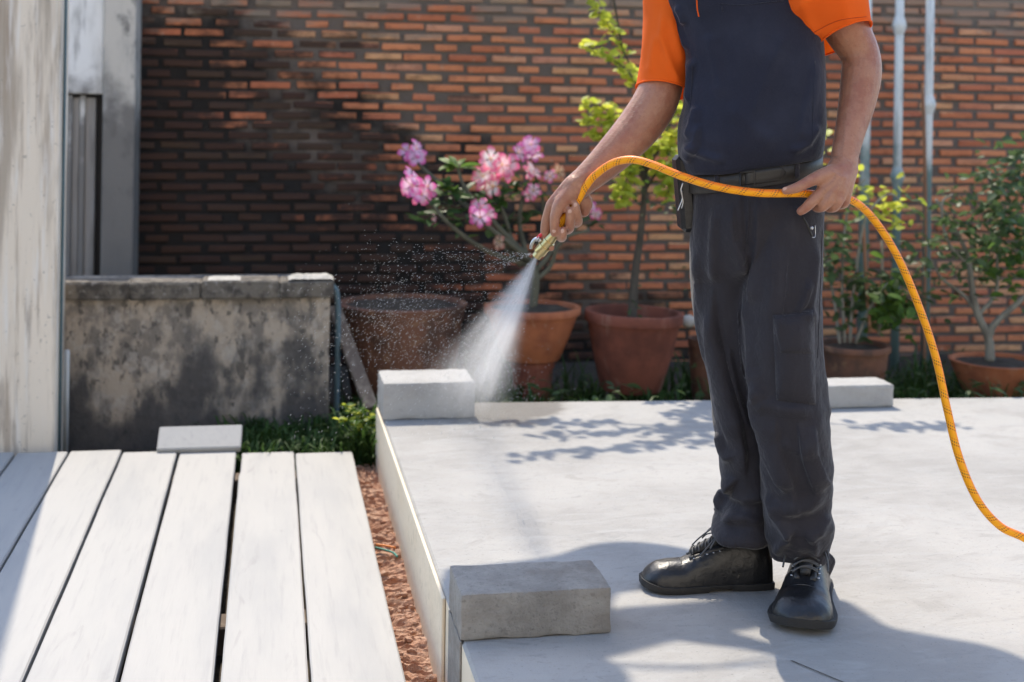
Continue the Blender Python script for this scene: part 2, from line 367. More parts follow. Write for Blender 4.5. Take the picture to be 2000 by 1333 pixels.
def lathe(prof, origin, axis=(0, 0, 1), seg=40):
    ax = Vector(axis).normalized(); a = Vector((1, 0, 0)) if abs(ax.x) < .9 else Vector((0, 1, 0))
    N = (a - ax * a.dot(ax)).normalized(); B = ax.cross(N); O = Vector(origin); V = []
    for r, z in prof:
        for k in range(seg):
            t = 2 * math.pi * k / seg; V.append(O + ax * z + (N * math.cos(t) + B * math.sin(t)) * max(r, 1e-4))
    n = len(prof)
    Fc = [(i * seg + k, i * seg + (k + 1) % seg, (i + 1) * seg + (k + 1) % seg, (i + 1) * seg + k) for i in range(n - 1) for k in range(seg)]
    return V, Fc
def spline(P, m=8):
    """Catmull-Rom through points (any dimension)"""
    P = [np.array(p, float) for p in P]; P = [2 * P[0] - P[1]] + P + [2 * P[-1] - P[-2]]; out = []
    for i in range(1, len(P) - 2):
        a, b, c, d = P[i - 1:i + 3]
        for k in range(m):
            t = k / m; out.append(.5 * (2 * b + (c - a) * t + (2 * a - 5 * b + 4 * c - d) * t * t + (3 * b - a - 3 * c + d) * t ** 3))
    out.append(P[-2]); return out
def sph(c, r, scale=(1, 1, 1), seg=14, rings=9):
    V, Fc = [], []
    c = Vector(c)
    for i in range(rings + 1):
        ph = math.pi * i / rings
        for k in range(seg):
            t = 2 * math.pi * k / seg
            V.append(c + Vector((r * scale[0] * math.sin(ph) * math.cos(t), r * scale[1] * math.sin(ph) * math.sin(t), r * scale[2] * math.cos(ph))))
    Fc = [(i * seg + k, (i + 1) * seg + k, (i + 1) * seg + (k + 1) % seg, i * seg + (k + 1) % seg) for i in range(rings) for k in range(seg)]
    return V, Fc
def baked(me, mods, name):
    """a mesh with modifiers applied"""
    o = bpy.data.objects.new('tmp', me); COL.objects.link(o)
    for t, kw in mods:
        md = o.modifiers.new(t, t)
        for k, v in kw.items(): setattr(md, k, v)
    dg = bpy.context.evaluated_depsgraph_get(); dg.update()
    r = bpy.data.meshes.new_from_object(o.evaluated_get(dg)); r.name = name
    bpy.data.objects.remove(o); return r
def get_co(me):
    a = np.empty(len(me.vertices) * 3); me.vertices.foreach_get('co', a); return a.reshape(-1, 3)
def get_no(me):
    a = np.empty(len(me.vertices) * 3, dtype=np.float32); me.vertex_normals.foreach_get('vector', a); return a.reshape(-1, 3).astype(float)
def set_co(me, V): me.vertices.foreach_set('co', V.ravel()); me.update()
def nz(V, scale, seed=0.0):
    sx, sy, sz = scale
    return np.array([noise.noise((p[0] * sx + seed, p[1] * sy - seed, p[2] * sz + seed * .7)) for p in V])
def poly_dist(x, y, P):
    """distance in photo pixels to a polyline and the parameter along it"""
    best = np.full(x.shape, 1e9); par = np.zeros(x.shape); side = np.zeros(x.shape); n = len(P) - 1
    for i in range(n):
        a, b = np.array(P[i], float), np.array(P[i + 1], float); ab = b - a; L2 = ab @ ab
        t = np.clip(((x - a[0]) * ab[0] + (y - a[1]) * ab[1]) / L2, 0, 1)
        dx, dy = x - a[0] - t * ab[0], y - a[1] - t * ab[1]; d = np.hypot(dx, dy); m = d < best
        best[m] = d[m]; par[m] = (i + t[m]) / n; side[m] = np.sign(ab[0] * dy - ab[1] * dx)[m]
    return best, par, side
def folds(me, specs, front_only=True):
    """raise (or sink) creases along lines drawn over the front of a cloth"""
    for P, amp, wd, kind in specs:
        V, N = get_co(me), get_no(me)
        x, y, z = proj_np(V)
        vd = V - np.array(CAM); vd /= np.linalg.norm(vd, axis=1)[:, None]
        fr = np.clip(-(N * vd).sum(1) * 3, 0, 1) if front_only else 1
        d, t, s = poly_dist(x, y, P)
        fade = np.clip(np.minimum(t, 1 - t) * 5, 0, 1); fade = fade * fade * (3 - 2 * fade)
        if kind == 'ridge': h = np.exp(-(d / wd) ** 2)
        elif kind == 'step': h = np.where(s > 0, np.exp(-(d / (wd * 3)) ** 2), np.exp(-(d / (wd * .5)) ** 2))
        elif kind == 'stepl': h = np.where(s < 0, np.exp(-(d / (wd * 3)) ** 2), np.exp(-(d / (wd * .5)) ** 2))
        set_co(me, V + N * (amp * h * fade * fr)[:, None])

# ------------------------------------------------------------------ ground, slab, soil
GZ = -.235
mb = MB()
N_ = 40
gx = np.concatenate([[-250, -60, -15], np.linspace(-6, 10, 40), [20, 70, 250]]); gy = np.concatenate([[-250, -60, -10], np.linspace(-2, 12, 36), [20, 70, 250]])
V = [(x, y, GZ + .012 * noise.noise((x * 2, y * 2, 0))) for y in gy for x in gx]
nx = len(gx)
mb.add(V, [(j * nx + i, j * nx + i + 1, (j + 1) * nx + i + 1, (j + 1) * nx + i) for j in range(len(gy) - 1) for i in range(nx - 1)])
tag(mb.build('ground', M['soil']), kind='structure')

SX, SYL, SYR = .388, 4.76, 4.58
def slab_far(x): return SYL + (SYR - SYL) * (x - SX) / 2.6
def slab_build():
    mb = MB(); y0, x1 = .9, 7.0
    zt, zb = 0.0, -.26; c = .006
    far0, far1 = slab_far(SX), slab_far(x1)
    ring = [((SX, y0, zb), (x1, y0, zb), (x1, far1, zb), (SX, far0, zb)), ((SX, y0, zt - c), (x1, y0, zt - c), (x1, far1, zt - c), (SX, far0, zt - c)),
            ((SX + c, y0 + c, zt), (x1 - c, y0 + c, zt), (x1 - c, far1 - c, zt), (SX + c, far0 - c, zt))]
    V = [p for r in ring for p in r]
    mb.add(V, [(i + 4 * r, (i + 1) % 4 + 4 * r, (i + 1) % 4 + 4 * r + 4, i + 4 * r + 4) for r in range(2) for i in range(4)] + [(8, 9, 10, 11)])
    o = mb.build('concrete_terrace', M['slab'], smooth=False)
    o.data.materials.append(M['slab_side'])
    for p in o.data.polygons:
        if p.normal.x < -.9: p.material_index = 1
    return tag(o, kind='structure')
terrace = slab_build()
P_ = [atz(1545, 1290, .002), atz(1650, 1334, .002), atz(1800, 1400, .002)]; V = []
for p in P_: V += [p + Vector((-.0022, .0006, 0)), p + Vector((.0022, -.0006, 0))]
mb = MB(); mb.add(V, [(0, 1, 3, 2), (2, 3, 5, 4)]); tag(mb.build('terrace_dark_line', M['soil']), kind='structure')  # thin dark strip laid flat on the terrace top
# a thin formwork board left along the terrace edge, ending at the front block
mb = MB(); mb.box((SX - .009, 2.86, -.26), (SX - .001, 4.70, -.003), .002)
o = mb.build('edge_board', M['slab_side'], origin=(SX, 3.5, -.26), smooth=False)
tag(o, 'long thin tan formwork board standing along the terrace edge', 'board')

# red earth strip between planks and terrace
def earth():
    nxs, nys = 40, 760
    xs = np.linspace(.22, SX + .01, nxs); ys = np.linspace(1.5, 5.05, nys)
    X, Y = np.meshgrid(xs, ys); P = np.stack([X.ravel(), Y.ravel(), np.zeros(X.size)], 1)
    a = nz(P, (9, 24, 1), 3); b = nz(P, (26, 70, 1), 9); c = nz(P, (70, 150, 1), 5)
    wv = nz(P, (5, 9, 1), 12)
    lam = np.abs(((P[:, 1] * 26 + wv * 1.6 + P[:, 0] * 2) % 1) - .5) * 2
    z = -.215 + .020 * a + .012 * np.abs(b) + .006 * c - .014 * np.clip(lam - .72, 0, 1) / .28 + .006 * wv
    P[:, 2] = z
    fc = [(j * nxs + i, j * nxs + i + 1, (j + 1) * nxs + i + 1, (j + 1) * nxs + i) for j in range(nys - 1) for i in range(nxs - 1)]
    return tag(link('earth_strip', mesh_of('earth_strip', P, fc, smooth=False), M['earth']), kind='structure')
earth()
mb = MB()
for k in range(170):
    x, y = random.uniform(.285, SX - .01), random.uniform(2.1, 4.75)
    r = random.uniform(.004, .013); V, Fc = sph((x, y, -.205), r, (random.uniform(.8, 1.6), random.uniform(.5, 1), random.uniform(.4, .8)), 6, 4)
    V = [v + Vector((noise.noise(v * 90), noise.noise(v * 90 + Vector((5, 5, 5))), noise.noise(v * 80))) * r * .5 for v in V]
    mb.add(V, Fc)
tag(mb.build('rubble', M['earth'], smooth=False), kind='stuff')
for nm, mt, pts, lab in (('wire_scrap', 'wire_orange', [(735, 1064), (752, 1066), (772, 1070)], 'short orange wire scrap lying on the red earth strip'),
                         ('wire_scrap', 'wire_green', [(733, 1070), (750, 1074), (768, 1080), (776, 1088)], 'short green wire scrap lying on the red earth strip')):
    mb = MB(); P = [atz(x, y, -.192) for x, y in pts]; mb.tube(spline(P, 5), .0032, 6)
    tag(mb.build(nm, M[mt], origin=P[0]), lab, 'wire')

# ------------------------------------------------------------------ unseen facade added behind the viewer to bounce sunlight into the shade
M['fill_house'] = layered('cream_render', (.80, .72, .60), [dict(s=2, lo=.4, hi=.7, c=(.74, .66, .54), f=.7)], rough=.9, bumps=[(30, .3, .01)])
M['fill_house_glass'] = layered('window_glass', (.03, .035, .04), rough=.08, spec=.6)
hs_ = empty('fill_house', (1.5, -3.2, GZ)); tag(hs_, 'cream facade added behind the viewer to bounce light into the yard', 'fill_house')
mb = MB(); mb.box((-6.5, -3.4, GZ - .05), (9.5, -3.2, 4.6), .01); mb.build('wall', M['fill_house'], hs_, smooth=False)
mb = MB(); mb.box((-6.8, -6.5, 4.62), (9.8, -2.7, 4.75), .01); mb.build('roof', M['roof'], hs_, smooth=False)
for x in (-3.5, 4.6):
    mb = MB(); mb.box((x, -3.19, .8), (x + 1.4, -3.15, 2.1), .01); wf = mb.build('window', M['plank'], hs_, smooth=False)
    mb = MB(); mb.box((x + .08, -3.145, .88), (x + 1.32, -3.14, 2.02)); mb.build('pane', M['fill_house_glass'], wf, smooth=False)

# ------------------------------------------------------------------ planks
PZ = -.135
lines = [-1.02, -.838, -.664, -.486, -.296, -.094, .097, .293]
gaps = [.008, .008, .009, .010, .010, .016, .006, 0]
ends = [4.75, 4.75, 4.745, 4.70, 4.685, 4.655, 4.625]
plab = ['shaded grey plank at the left edge, half hidden beside the post foot', 'shaded grey plank in the shadow of the weathered post',
        'sunlit white plank next to the shaded grey planks', 'white plank between two narrow dark gaps, second of the sunlit row',
        'white plank with the slanted white offcut at its far end', 'white plank with a chipped far corner beside the widest gap',
        'white plank beside the red earth strip']
def plank(i, x0, x1, yend, lab):
    mb = MB(); z1 = PZ + random.uniform(-.003, .002); ny = 60
    prof = [(x0, z1 - .034), (x0, z1 - .004), (x0 + .004, z1), (x1 - .004, z1), (x1, z1 - .004), (x1, z1 - .034)]
    V = []
    for j in range(ny + 1):
        y = 1.3 + (yend - 1.3) * j / ny
        for q, (x, z) in enumerate(prof):
            dx = .0016 * noise.noise((y * 3, i * 7.7 + (q > 2) * 5, 0)) + .0008 * noise.noise((y * 16, i * 3 + (q > 2) * 9, 1))
            if i == 5 and q < 3 and j >= ny - 4: dx += .0045                  # the chipped corner
            V.append((x + dx, y, z))
    n = len(prof)
    Fc = [(j * n + k, (j + 1) * n + k, (j + 1) * n + (k + 1) % n, j * n + (k + 1) % n) for j in range(ny) for k in range(n)]
    Fc = [f[::-1] for f in Fc] + [tuple(range(n))[::-1], tuple(ny * n + k for k in range(n))]
    mb.add(V, Fc)
    o = mb.build('plank', M['plank'], origin=((x0 + x1) / 2, 3, z1 - .034), smooth=False)
    tag(o, lab, 'plank', 'planks laid side by side on the ground')
    # bearers underneath so the plank rests on something
for i in range(7): plank(i, lines[i] + gaps[i] / 2, lines[i + 1] - gaps[i + 1] / 2, ends[i], plab[i])
for y in (1.9, 3.2, 4.45):
    mb = MB(); mb.box((-1.1, y, GZ - .02), (.24, y + .09, PZ - .037), .004)
    tag(mb.build('bearer', M['board'], origin=(-.4, y, GZ), smooth=False), 'dark timber bearer under the %s of the plank row' % {1.9: 'near end', 3.2: 'middle', 4.45: 'far end'}[y], 'timber', 'bearers under the planks')
NA, NB = atz(306, 878, -.120), atz(470, 878, -.120); NB.y = NA.y; TI = rad(32); up_ = Vector((.02, math.cos(TI), math.sin(TI))); Lo = .1
while proj((NA + NB) / 2 + up_ * Lo)[1] > 831: Lo += .002
nrm_ = Vector((0, -math.sin(TI), math.cos(TI))); V, Fc = bevel_box((0, 0, -.028), ((NB - NA).x, Lo, 0), .004)
V = [NA + Vector((1, 0, 0)) * (x + random.uniform(-.001, .001)) + up_ * y + nrm_ * z for x, y, z in V]
mb = MB(); mb.add(V, Fc); tag(mb.build('concrete_offcut', M['plank'], origin=NA, smooth=False), 'short white slab offcut propped at a slant against the far end of the planks', 'slab')
mb = MB(); mb.box((NA.x + .03, NA.y + .09, GZ - .02), (NB.x - .04, NA.y + .19, -.120 + .02), .006)
tag(mb.build('prop_stone', M['stone'], origin=(NA.x, NA.y + .1, GZ), smooth=False), 'rough stone hidden behind the slanted slab offcut', 'stone')

# ------------------------------------------------------------------ concrete blocks on the terrace
def rough_block(name, lo, hi, mat, lab, extra=None):
    mb = MB(); lo, hi = Vector(lo), Vector(hi); nn = (28, 20, 10)
    V, Fc = [], []
    def face(o, u, v, nu, nv, fl):
        b = len(V)
        for j in range(nv + 1):
            for i in range(nu + 1): V.append(o + u * (i / nu) + v * (j / nv))
        for j in range(nv):
            for i in range(nu):
                q = (b + j * (nu + 1) + i, b + j * (nu + 1) + i + 1, b + (j + 1) * (nu + 1) + i + 1, b + (j + 1) * (nu + 1) + i)
                Fc.append(q if fl else q[::-1])
    dx, dy, dz = Vector((hi.x - lo.x, 0, 0)), Vector((0, hi.y - lo.y, 0)), Vector((0, 0, hi.z - lo.z))
    face(lo, dx, dz, nn[0], nn[2], True); face(lo + dy, dx, dz, nn[0], nn[2], False)
    face(lo, dy, dz, nn[1], nn[2], False); face(lo + dx, dy, dz, nn[1], nn[2], True)
    face(lo + dz, dx, dy, nn[0], nn[1], True); face(lo, dx, dy, nn[0], nn[1], False)
    c = (lo + hi) / 2; out = []
    for p in V:
        q = p - c; h = (hi - lo) / 2; r = .006
        # round the arrises unevenly
        e = [max(0, abs(q[k]) - (h[k] - r)) for k in range(3)]; L = math.sqrt(sum(k * k for k in e))
        if L > 1e-9 and sum(k > 0 for k in e) >= 2:
            rr = r * (1 + .5 * noise.noise(p * 25)); s = max(1.0, L / rr)
            q = Vector([math.copysign(min(abs(q[k]), h[k] - r) + e[k] / s, q[k]) for k in range(3)])
        d = .002 * noise.noise(p * 30) + .0012 * noise.noise(p * 90) - .004 * max(0, noise.noise(p * 16 + Vector((3, 1, 7))) - .45)
        out.append(c + q + q.normalized() * d)
    mb.add(out, Fc)
    if extra: extra(mb)
    o = mb.build(name, mat, origin=(c.x, c.y, lo.z), smooth=True, auto=40)
    return tag(o, lab, 'concrete block', 'rough concrete blocks standing on the terrace')
fb = [atz(898, 1255, 0), atz(1198, 1245, 0)]
BT = .094
bb = atz(1165, 1091, BT)
rough_block('concrete_block', (SX - .004, fb[0].y, .0015), (fb[1].x, bb.y, BT), M['block'], 'large grey concrete block in front, half in shade, on the terrace corner edge')
mb = MB(); mb.box((SX - .0048, fb[0].y + .001, -.26), (SX - .0005, bb.y - .002, .001), .001)
tag(mb.build('edge_pier', M['block'], origin=(SX, fb[0].y, -.26), smooth=False), 'grey concrete edge piece below the front block', 'concrete edge')
b1 = [atz(742, 822, 0), atz(928, 818, 0)]; T1 = b1[0].z + (822 - 749) / F_PX * 4.45
rough_block('concrete_block', (SX - .003, b1[0].y, .0015), (b1[1].x, slab_far(.6) - .02, T1), M['block_pale'], 'pale concrete block at the far left terrace corner, behind the water jet')
b3 = [atz(1560, 801, 0), atz(1746, 796, 0)]; T3 = (797 - 750) / F_PX * 4.6
rough_block('concrete_block', (b3[0].x, b3[1].y, .0015), (b3[1].x, slab_far(2.1) - .02, T3), M['block_pale'], 'low pale concrete block behind the man\'s leg, at the far side of the terrace')

# ------------------------------------------------------------------ brick wall
wall = empty('brick_wall', (1.8, BR_Y, GZ))
WX0, WX1, WTOP = -1.6, 5.6, 2.14
tag(wall, 'long old brick wall across the back, sooty towards its left end', 'wall')
mb = MB(); nxw, nzw = 150, 60
xs = np.linspace(WX0, WX1, nxw); zs = np.linspace(GZ - .05, WTOP, nzw)
V = [(x, BR_Y + .004 * noise.noise((x * 6, z * 14, 2)), z) for z in zs for x in xs]
mb.add(V, [(j * nxw + i, j * nxw + i + 1, (j + 1) * nxw + i + 1, (j + 1) * nxw + i) for j in range(nzw - 1) for i in range(nxw - 1)])
mb.box((WX0, BR_Y + .008, GZ - .05), (WX1, BR_Y + .2, WTOP))
mb.build('mortar', M['mortar'], wall, smooth=False)
var = []
for k in range(5):
    V, Fc = bevel_box((-BR_LEN / 2, -.010, -BR_HT / 2), (BR_LEN / 2, .03, BR_HT / 2), .0035)
    V = [(x + random.uniform(-.0022, .0022), y + random.uniform(-.0015, .0015), z + random.uniform(-.0016, .0016)) for x, y, z in V]
    me = mesh_of('brick', V, Fc, smooth=False); me.materials.append(M['brick']); var.append(me)
cells = []
k0, k1 = int((GZ - BR_Z0) / BR_P) - 1, int((WTOP - BR_Z0) / BR_P)
for k in range(k0, k1):
    zc = BR_Z0 + (k + .5) * BR_P
    # the stepped phase is the one the brick material uses
    odd = (math.floor((zc + 10 - BR_Z0) / BR_P)) % 2
    i0, i1 = int((WX0 + .7 - BR_X0) / BR_L) - 1, int((WX1 - BR_X0) / BR_L) + 1
    for i in range(i0, i1):
        u = math.floor((20) / BR_L + .5 * odd) * 0
        # cell centre so that floor((x+20-X0)/L + odd/2) is constant over the brick
        base = (20 / BR_L + .5 * odd) % 1
        xc = BR_X0 + (i + .5 - base) * BR_L
        if xc < -.72 or xc > WX1 - .15: continue
        px, py, d = proj((xc, BR_Y, zc))
        vis = -40 < px < 2040 and -20 < py < 640 and not (1345 < px < 1600) and not (px < 650 and py > 555)
        cells.append((not vis, py > 560 and 640 < px, d, xc, zc))
cells.sort()
rest = MB()
for n_, (_, _, d, xc, zc) in enumerate(cells):
    dx, dy, dz = random.uniform(-.010, .010), random.uniform(-.006, .006), random.uniform(-.003, .003) + .006 * noise.noise((xc * 1.3, zc * .8, 4)); rz, ry = random.uniform(-.02, .02), random.uniform(-.018, .018)
    half = random.random() < .13
    if n_ < 300:
        o = bpy.data.objects.new('brick', random.choice(var)); COL.objects.link(o); o.parent = wall
        o.location = Vector((xc + dx, BR_Y + dy, zc + dz)) - wall.location; o.rotation_euler = (0, ry, rz)
        o.scale.x = random.uniform(.9, 1.04)
        if half: o.scale.x = .58
    else:
        mt = Matrix.Translation((xc + dx, BR_Y + dy, zc + dz)) @ Matrix.Rotation(ry, 4, 'Y') @ Matrix.Rotation(rz, 4, 'Z')
        me = random.choice(var); rest.add([mt @ v.co for v in me.vertices], [tuple(p.vertices) for p in me.polygons])
tag(rest.build('brick_courses', M['brick'], wall, smooth=False), kind='stuff')

# ------------------------------------------------------------------ left side: post, plaster pier, tank
pr = aty(109, 700, 4.86)
post = empty('weathered_post', (pr.x - .25, 4.95, GZ)); tag(post, 'broad weathered pale post at the left edge, streaked brown', 'post')
mb = MB(); mb.box((pr.x - .52, 4.86, GZ - .05), (pr.x, 5.06, 3.6), .006); mb.build('shaft', M['post'], post, smooth=False)
mb = MB(); mb.tube([(pr.x + .006, 4.93, GZ), (pr.x + .006, 4.93, 3.5)], .005, 8); mb.build('cable', M['pipe_teal'], post)
pl = empty('plaster_pier', (-.75, 6.4, GZ)); tag(pl, 'pale stained plaster pier between the weathered post and the brick wall', 'pier')
xa, xb, xc_ = aty(123, 300, 6.42).x, aty(200, 300, 6.40).x, aty(262, 300, 6.38).x
zl = aty(160, 184, 6.42).z
mb = MB(); mb.box((xb, 6.38, GZ - .05), (xc_, 6.66, 2.08), .006); mb.build('pillar', M['plaster_grey'], pl, smooth=False)
mb = MB(); mb.box((xa - .6, 6.41, zl), (xb - .001, 6.64, 2.08), .006); mb.build('panel', M['plaster'], pl, smooth=False)
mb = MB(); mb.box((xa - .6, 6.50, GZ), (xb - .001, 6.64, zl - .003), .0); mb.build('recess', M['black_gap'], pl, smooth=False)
for k, (u0, u1, yy) in enumerate(((110, 139, 6.43), (139.3, 154, 6.455), (154.3, 165, 6.445), (165.3, 186, 6.46))):
    q0, q1 = aty(u0, 300, yy).x, aty(u1, 300, yy).x
    mb = MB(); mb.box((q0, yy, GZ), (q1, yy + .04, zl - .006 - .01 * (k % 2)), .003)
    mb.build('strip', M['plaster' if k in (0, 2) else 'plaster_dark'], pl, smooth=False)

tank = empty('concrete_tank', (-.3, 5.2, GZ)); tag(tank, 'low mouldy concrete tank with a chipped coping, left of the flower pots', 'tank')
TX1 = aty(643, 700, 5.16).x; TZ = aty(400, 583, 5.16).z; CT = aty(400, 552, 5.12).z
mb = MB(); nx_, nz_ = 70, 34; x0 = -1.15
def tank_face(P, du, dv, nu, nv):
    V = []
    for j in range(nv + 1):
        for i in range(nu + 1):
            p = P + du * (i / nu) + dv * (j / nv); V.append(p + Vector((0, .004 * noise.noise(p * 9) + .0025 * noise.noise(p * 30), 0)) * (1 if abs(du.x) > 0 else 0) + Vector((.003 * noise.noise(p * 14), 0, 0)))
    mb.add(V, [(j * (nu + 1) + i, j * (nu + 1) + i + 1, (j + 1) * (nu + 1) + i + 1, (j + 1) * (nu + 1) + i) for j in range(nv) for i in range(nu)])
H_ = Vector((0, 0, TZ - GZ + .05)); B_ = Vector((x0, 5.16, GZ - .05))
tank_face(B_, Vector((TX1 - x0, 0, 0)), H_, nx_, nz_); tank_face(Vector((TX1, 5.16, GZ - .05)), Vector((0, .72, 0)), H_, 30, nz_)
mb.box((x0, 5.18, GZ - .05), (TX1 - .01, 5.88, TZ - .002)); mb.build('tank_wall', M['tank'], tank, smooth=True, auto=50)
cx = x0
for L_, dz, dy in ((.34, 0, 0), (.3, .002, .004), (.26, -.002, 0), (.29, .004, -.004), (10, .001, .002)):
    c1 = min(cx + L_, TX1 + .014)
    if c1 - cx < .03: break
    V, Fc = bevel_box((cx, 5.125 + dy, TZ), (c1 - .003, 5.26, CT + dz), .006)
    mb = MB(); mb.box((cx, 5.125 + dy, TZ + .001), (c1 - .001, 5.27, CT + dz), .006, .0022); mb.build('coping_stone', M['coping'], tank, smooth=False); cx = c1
for u0, u1, hgt in ((405, 470, .008), (563, 652, .016)):                   # broken screed left on top
    a, b = aty(u0, 548, 5.15).x, aty(u1, 548, 5.15).x; mb = MB(); n = 14; V = []
    for j in range(5):
        for i in range(n + 1):
            e = min(1, min(i, n - i) / 1.5, min(j, 4 - j) / 1.0 + .25)
            V.append((a + (b - a) * i / n + .004 * noise.noise((i, j, 1)), 5.135 + .12 * j / 4 + .006 * noise.noise((i * 1.3, j, 7)), CT + .004 + hgt * e * (.8 + .5 * noise.noise((i * .9, j * .9, 4)))))
    mb.add(V, [(j * (n + 1) + i, j * (n + 1) + i + 1, (j + 1) * (n + 1) + i + 1, (j + 1) * (n + 1) + i) for j in range(4) for i in range(n)])
    mb.build('screed', M['stone'], tank, smooth=False)
mb = MB(); a = aty(131, 684, 5.10); mb.tube([(a.x, 5.10, GZ), (a.x, 5.10, a.z - .01), (a.x, 5.10, a.z)], [.010, .010, .008], 12)
tag(mb.build('white_pipe', M['pipe_white'], origin=(a.x, 5.1, GZ)), 'short white pipe upright between the post and the tank', 'pipe')
mb = MB(); a, b = aty(649, 572, 5.24), aty(651, 770, 5.24); c = aty(660, 600, 5.24)
mb.tube(spline([(TX1 + .01, 5.24, CT - .03), (c.x, 5.24, c.z), (c.x, 5.24, GZ)], 8), .011, 10)
tag(mb.build('dark_pipe', M['pipe_teal'], origin=(c.x, 5.24, GZ)), 'thin dark teal pipe running down the end of the tank', 'pipe')
mb = MB(); a, b = aty(652, 600, 5.36), aty(722, 790, 5.05); dv = (b - a).normalized(); sv = Vector((1, 0, 0)); sv = (sv - dv * sv.dot(dv)).normalized(); tv = dv.cross(sv)
V, Fc = bevel_box((-.026, -.012, 0), (.026, .012, (b - a).length + .02), .002)
mb.add([a + sv * x + tv * y + dv * z for x, y, z in V], Fc)
tag(mb.build('leaning_board', M['board'], origin=b, smooth=False), 'old narrow dark board leaning against the end of the tank', 'board')

# ------------------------------------------------------------------ pots
def pot(name, px, pyr, Y, wpx, hz, taper, mat, lab, lip=.018, tilt=0, fill=.03, zbase=None, plain=False, label_cat='plant pot'):
    c = aty(px, pyr, Y); R_ = wpx / 2 / F_PX * (Y / math.cos(PSI)) * 1.0
    zr = c.z; zb = zr - hz if zbase is None else zbase; h = zr - zb
    base = Vector((c.x, Y, zb)); root = empty(name, base); tag(root, lab, label_cat)
    prof = [(0, 0), (R_ * taper, 0), (R_ * (taper + .02), h * .02), (R_ * (taper + (1 - taper) * .55), h * .5), (R_ * .93, h * .84)]
    if plain: prof += [(R_ * .985, h * .97), (R_, h * .99), (R_ * .97, h)]
    else: prof += [(R_ * .94, h * .86), (R_ * .99, h * .865), (R_, h * .88), (R_ * 1.0, h * .985), (R_ * .985, h)]
    prof += [(R_ * .90, h), (R_ * .885, h * .985), (R_ * .86, h * .8), (0, h * .78)]
    ax = Vector((math.sin(tilt), 0, math.cos(tilt)))
    mb = MB(); mb.lathe(prof, base, ax, 56); mb.build('pot_wall', M[mat], root, auto=45)
    mb = MB(); V = []; n = 26
    for j in range(7):
        for i in range(n): V.append((j / 6 * R_ * .875, 2 * math.pi * i / n))
    T = Matrix.Rotation(tilt, 4, 'Y')
    VV = [base + T @ Vector((r * math.cos(t), r * math.sin(t), h * (1 - fill) - .012 + .012 * noise.noise((r * 22 * math.cos(t), r * 22 * math.sin(t), 3)) + .02 * (1 - r / R_))) for r, t in V]
    mb.add(VV, [(j * n + i, (j + 1) * n + i, (j + 1) * n + (i + 1) % n, j * n + (i + 1) % n) for j in range(6) for i in range(n)]); mb.build('potting_soil', M['soil'], root)
    return root, Vector((c.x, Y, zb + h * (1 - fill)))
_, p_bas = pot('round_basin', 786, 590, 5.62, 250, .42, .72, 'terracotta_dark', 'wide dark brown clay basin beside the end of the tank', fill=.02, plain=True, label_cat='basin')
_, p_sm = pot('stand_pot', 1040, 702, 5.5, 86, .2, .72, 'terracotta_red', 'small upturned clay pot under the orange flower pot', zbase=GZ)
smz = aty(1040, 702, 5.5).z
_, p_ros = pot('flower_pot', 1040, 598, 5.5, 190, .25, .56, 'terracotta', 'bright orange terracotta pot holding the pink flowering plant', zbase=smz + .003)
_, p_shr = pot('flower_pot', 1234, 608, 5.45, 196, .33, .60, 'terracotta_red', 'large reddish clay pot with the yellow-green shrub, left of the man', tilt=.03, fill=.12)
_, p_mid = pot('flower_pot', 1668, 672, 5.35, 148, .2, .74, 'terracotta_dark', 'brown clay pot behind the man\'s left leg with staked plants', fill=.06)
_, p_bush = pot('bowl_pot', 1948, 703, 5.3, 196, .2, .52, 'terracotta', 'shallow brown clay bowl at the right edge with the bare-stemmed bush', fill=.04, plain=True)
_, p_hid = pot('flower_pot', 1378, 660, 5.6, 70, .26, .7, 'terracotta_dark', 'narrow dark clay pot half hidden behind the man\'s right leg', fill=.05)
V, Fc = sph(aty(1345, 628, 5.5), .035, (1, .8, .8), 14, 10); V = [v + v.normalized() * .006 * noise.noise(v * 30) for v in V]
mb = MB(); mb.add(V, Fc); tag(mb.build('pale_stone', M['stone'], origin=aty(1345, 640, 5.5)), 'pale rounded stone lying on the rim of a pot beside the man\'s knee', 'stone')

# ------------------------------------------------------------------ iron posts and stakes by the wall
def ironpost(px_top, px_bot, Y, r, col_y, lab, top=2.7):
    a, b = aty(px_top, 0, Y), aty(px_bot, 380, Y); root = empty('iron_post', (b.x, Y, GZ)); tag(root, lab, 'iron post', 'painted iron posts in front of the brick wall')
    mb = MB(); mb.tube([(b.x, Y, GZ), (b.x, Y, 1.0), (a.x, Y, top)], r, 14); mb.build('shaft', M['iron'], root)
    for cy in col_y:
        c = aty(px_top + (px_bot - px_top) * cy / 380, cy, Y); s = .026
        mb = MB(); mb.lathe([(r, -1.9 * s), (r * 1.15, -1.5 * s), (s * 1.3, -.5 * s), (s * 1.42, 0), (s * 1.3, .5 * s), (r * 1.15, 1.5 * s), (r, 1.9 * s)], (c.x, Y, c.z), (0, 0, 1), 16); mb.build('collar', M['iron'], root)
ironpost(1691, 1688, 6.35, .026, (), 'thick pale iron post just behind the man\'s forearm')
ironpost(1757, 1752, 6.3, .022, (50, 345), 'slim pale iron post with knobbed collars, nearer the man\'s elbow')
ironpost(1817, 1811, 6.3, .022, (205,), 'slim pale iron post with one knob, right beside the thin brown stake')
def stake(pts, Y, r, m, lab):
    P = [aty(x, y, Y) for x, y in pts]; P[-1].z = P[-1].z
    mb = MB(); mb.tube(spline(P, 5), r, 8); tag(mb.build('plant_stake', M[m], origin=P[-1]), lab, 'stake', 'plant stakes')
stake([(1802, 172), (1806, 300), (1808, 450), (1806, 600), (1806, 740)], 6.0, .0085, 'stake', 'tall thin brown stake in front of the slim iron post')
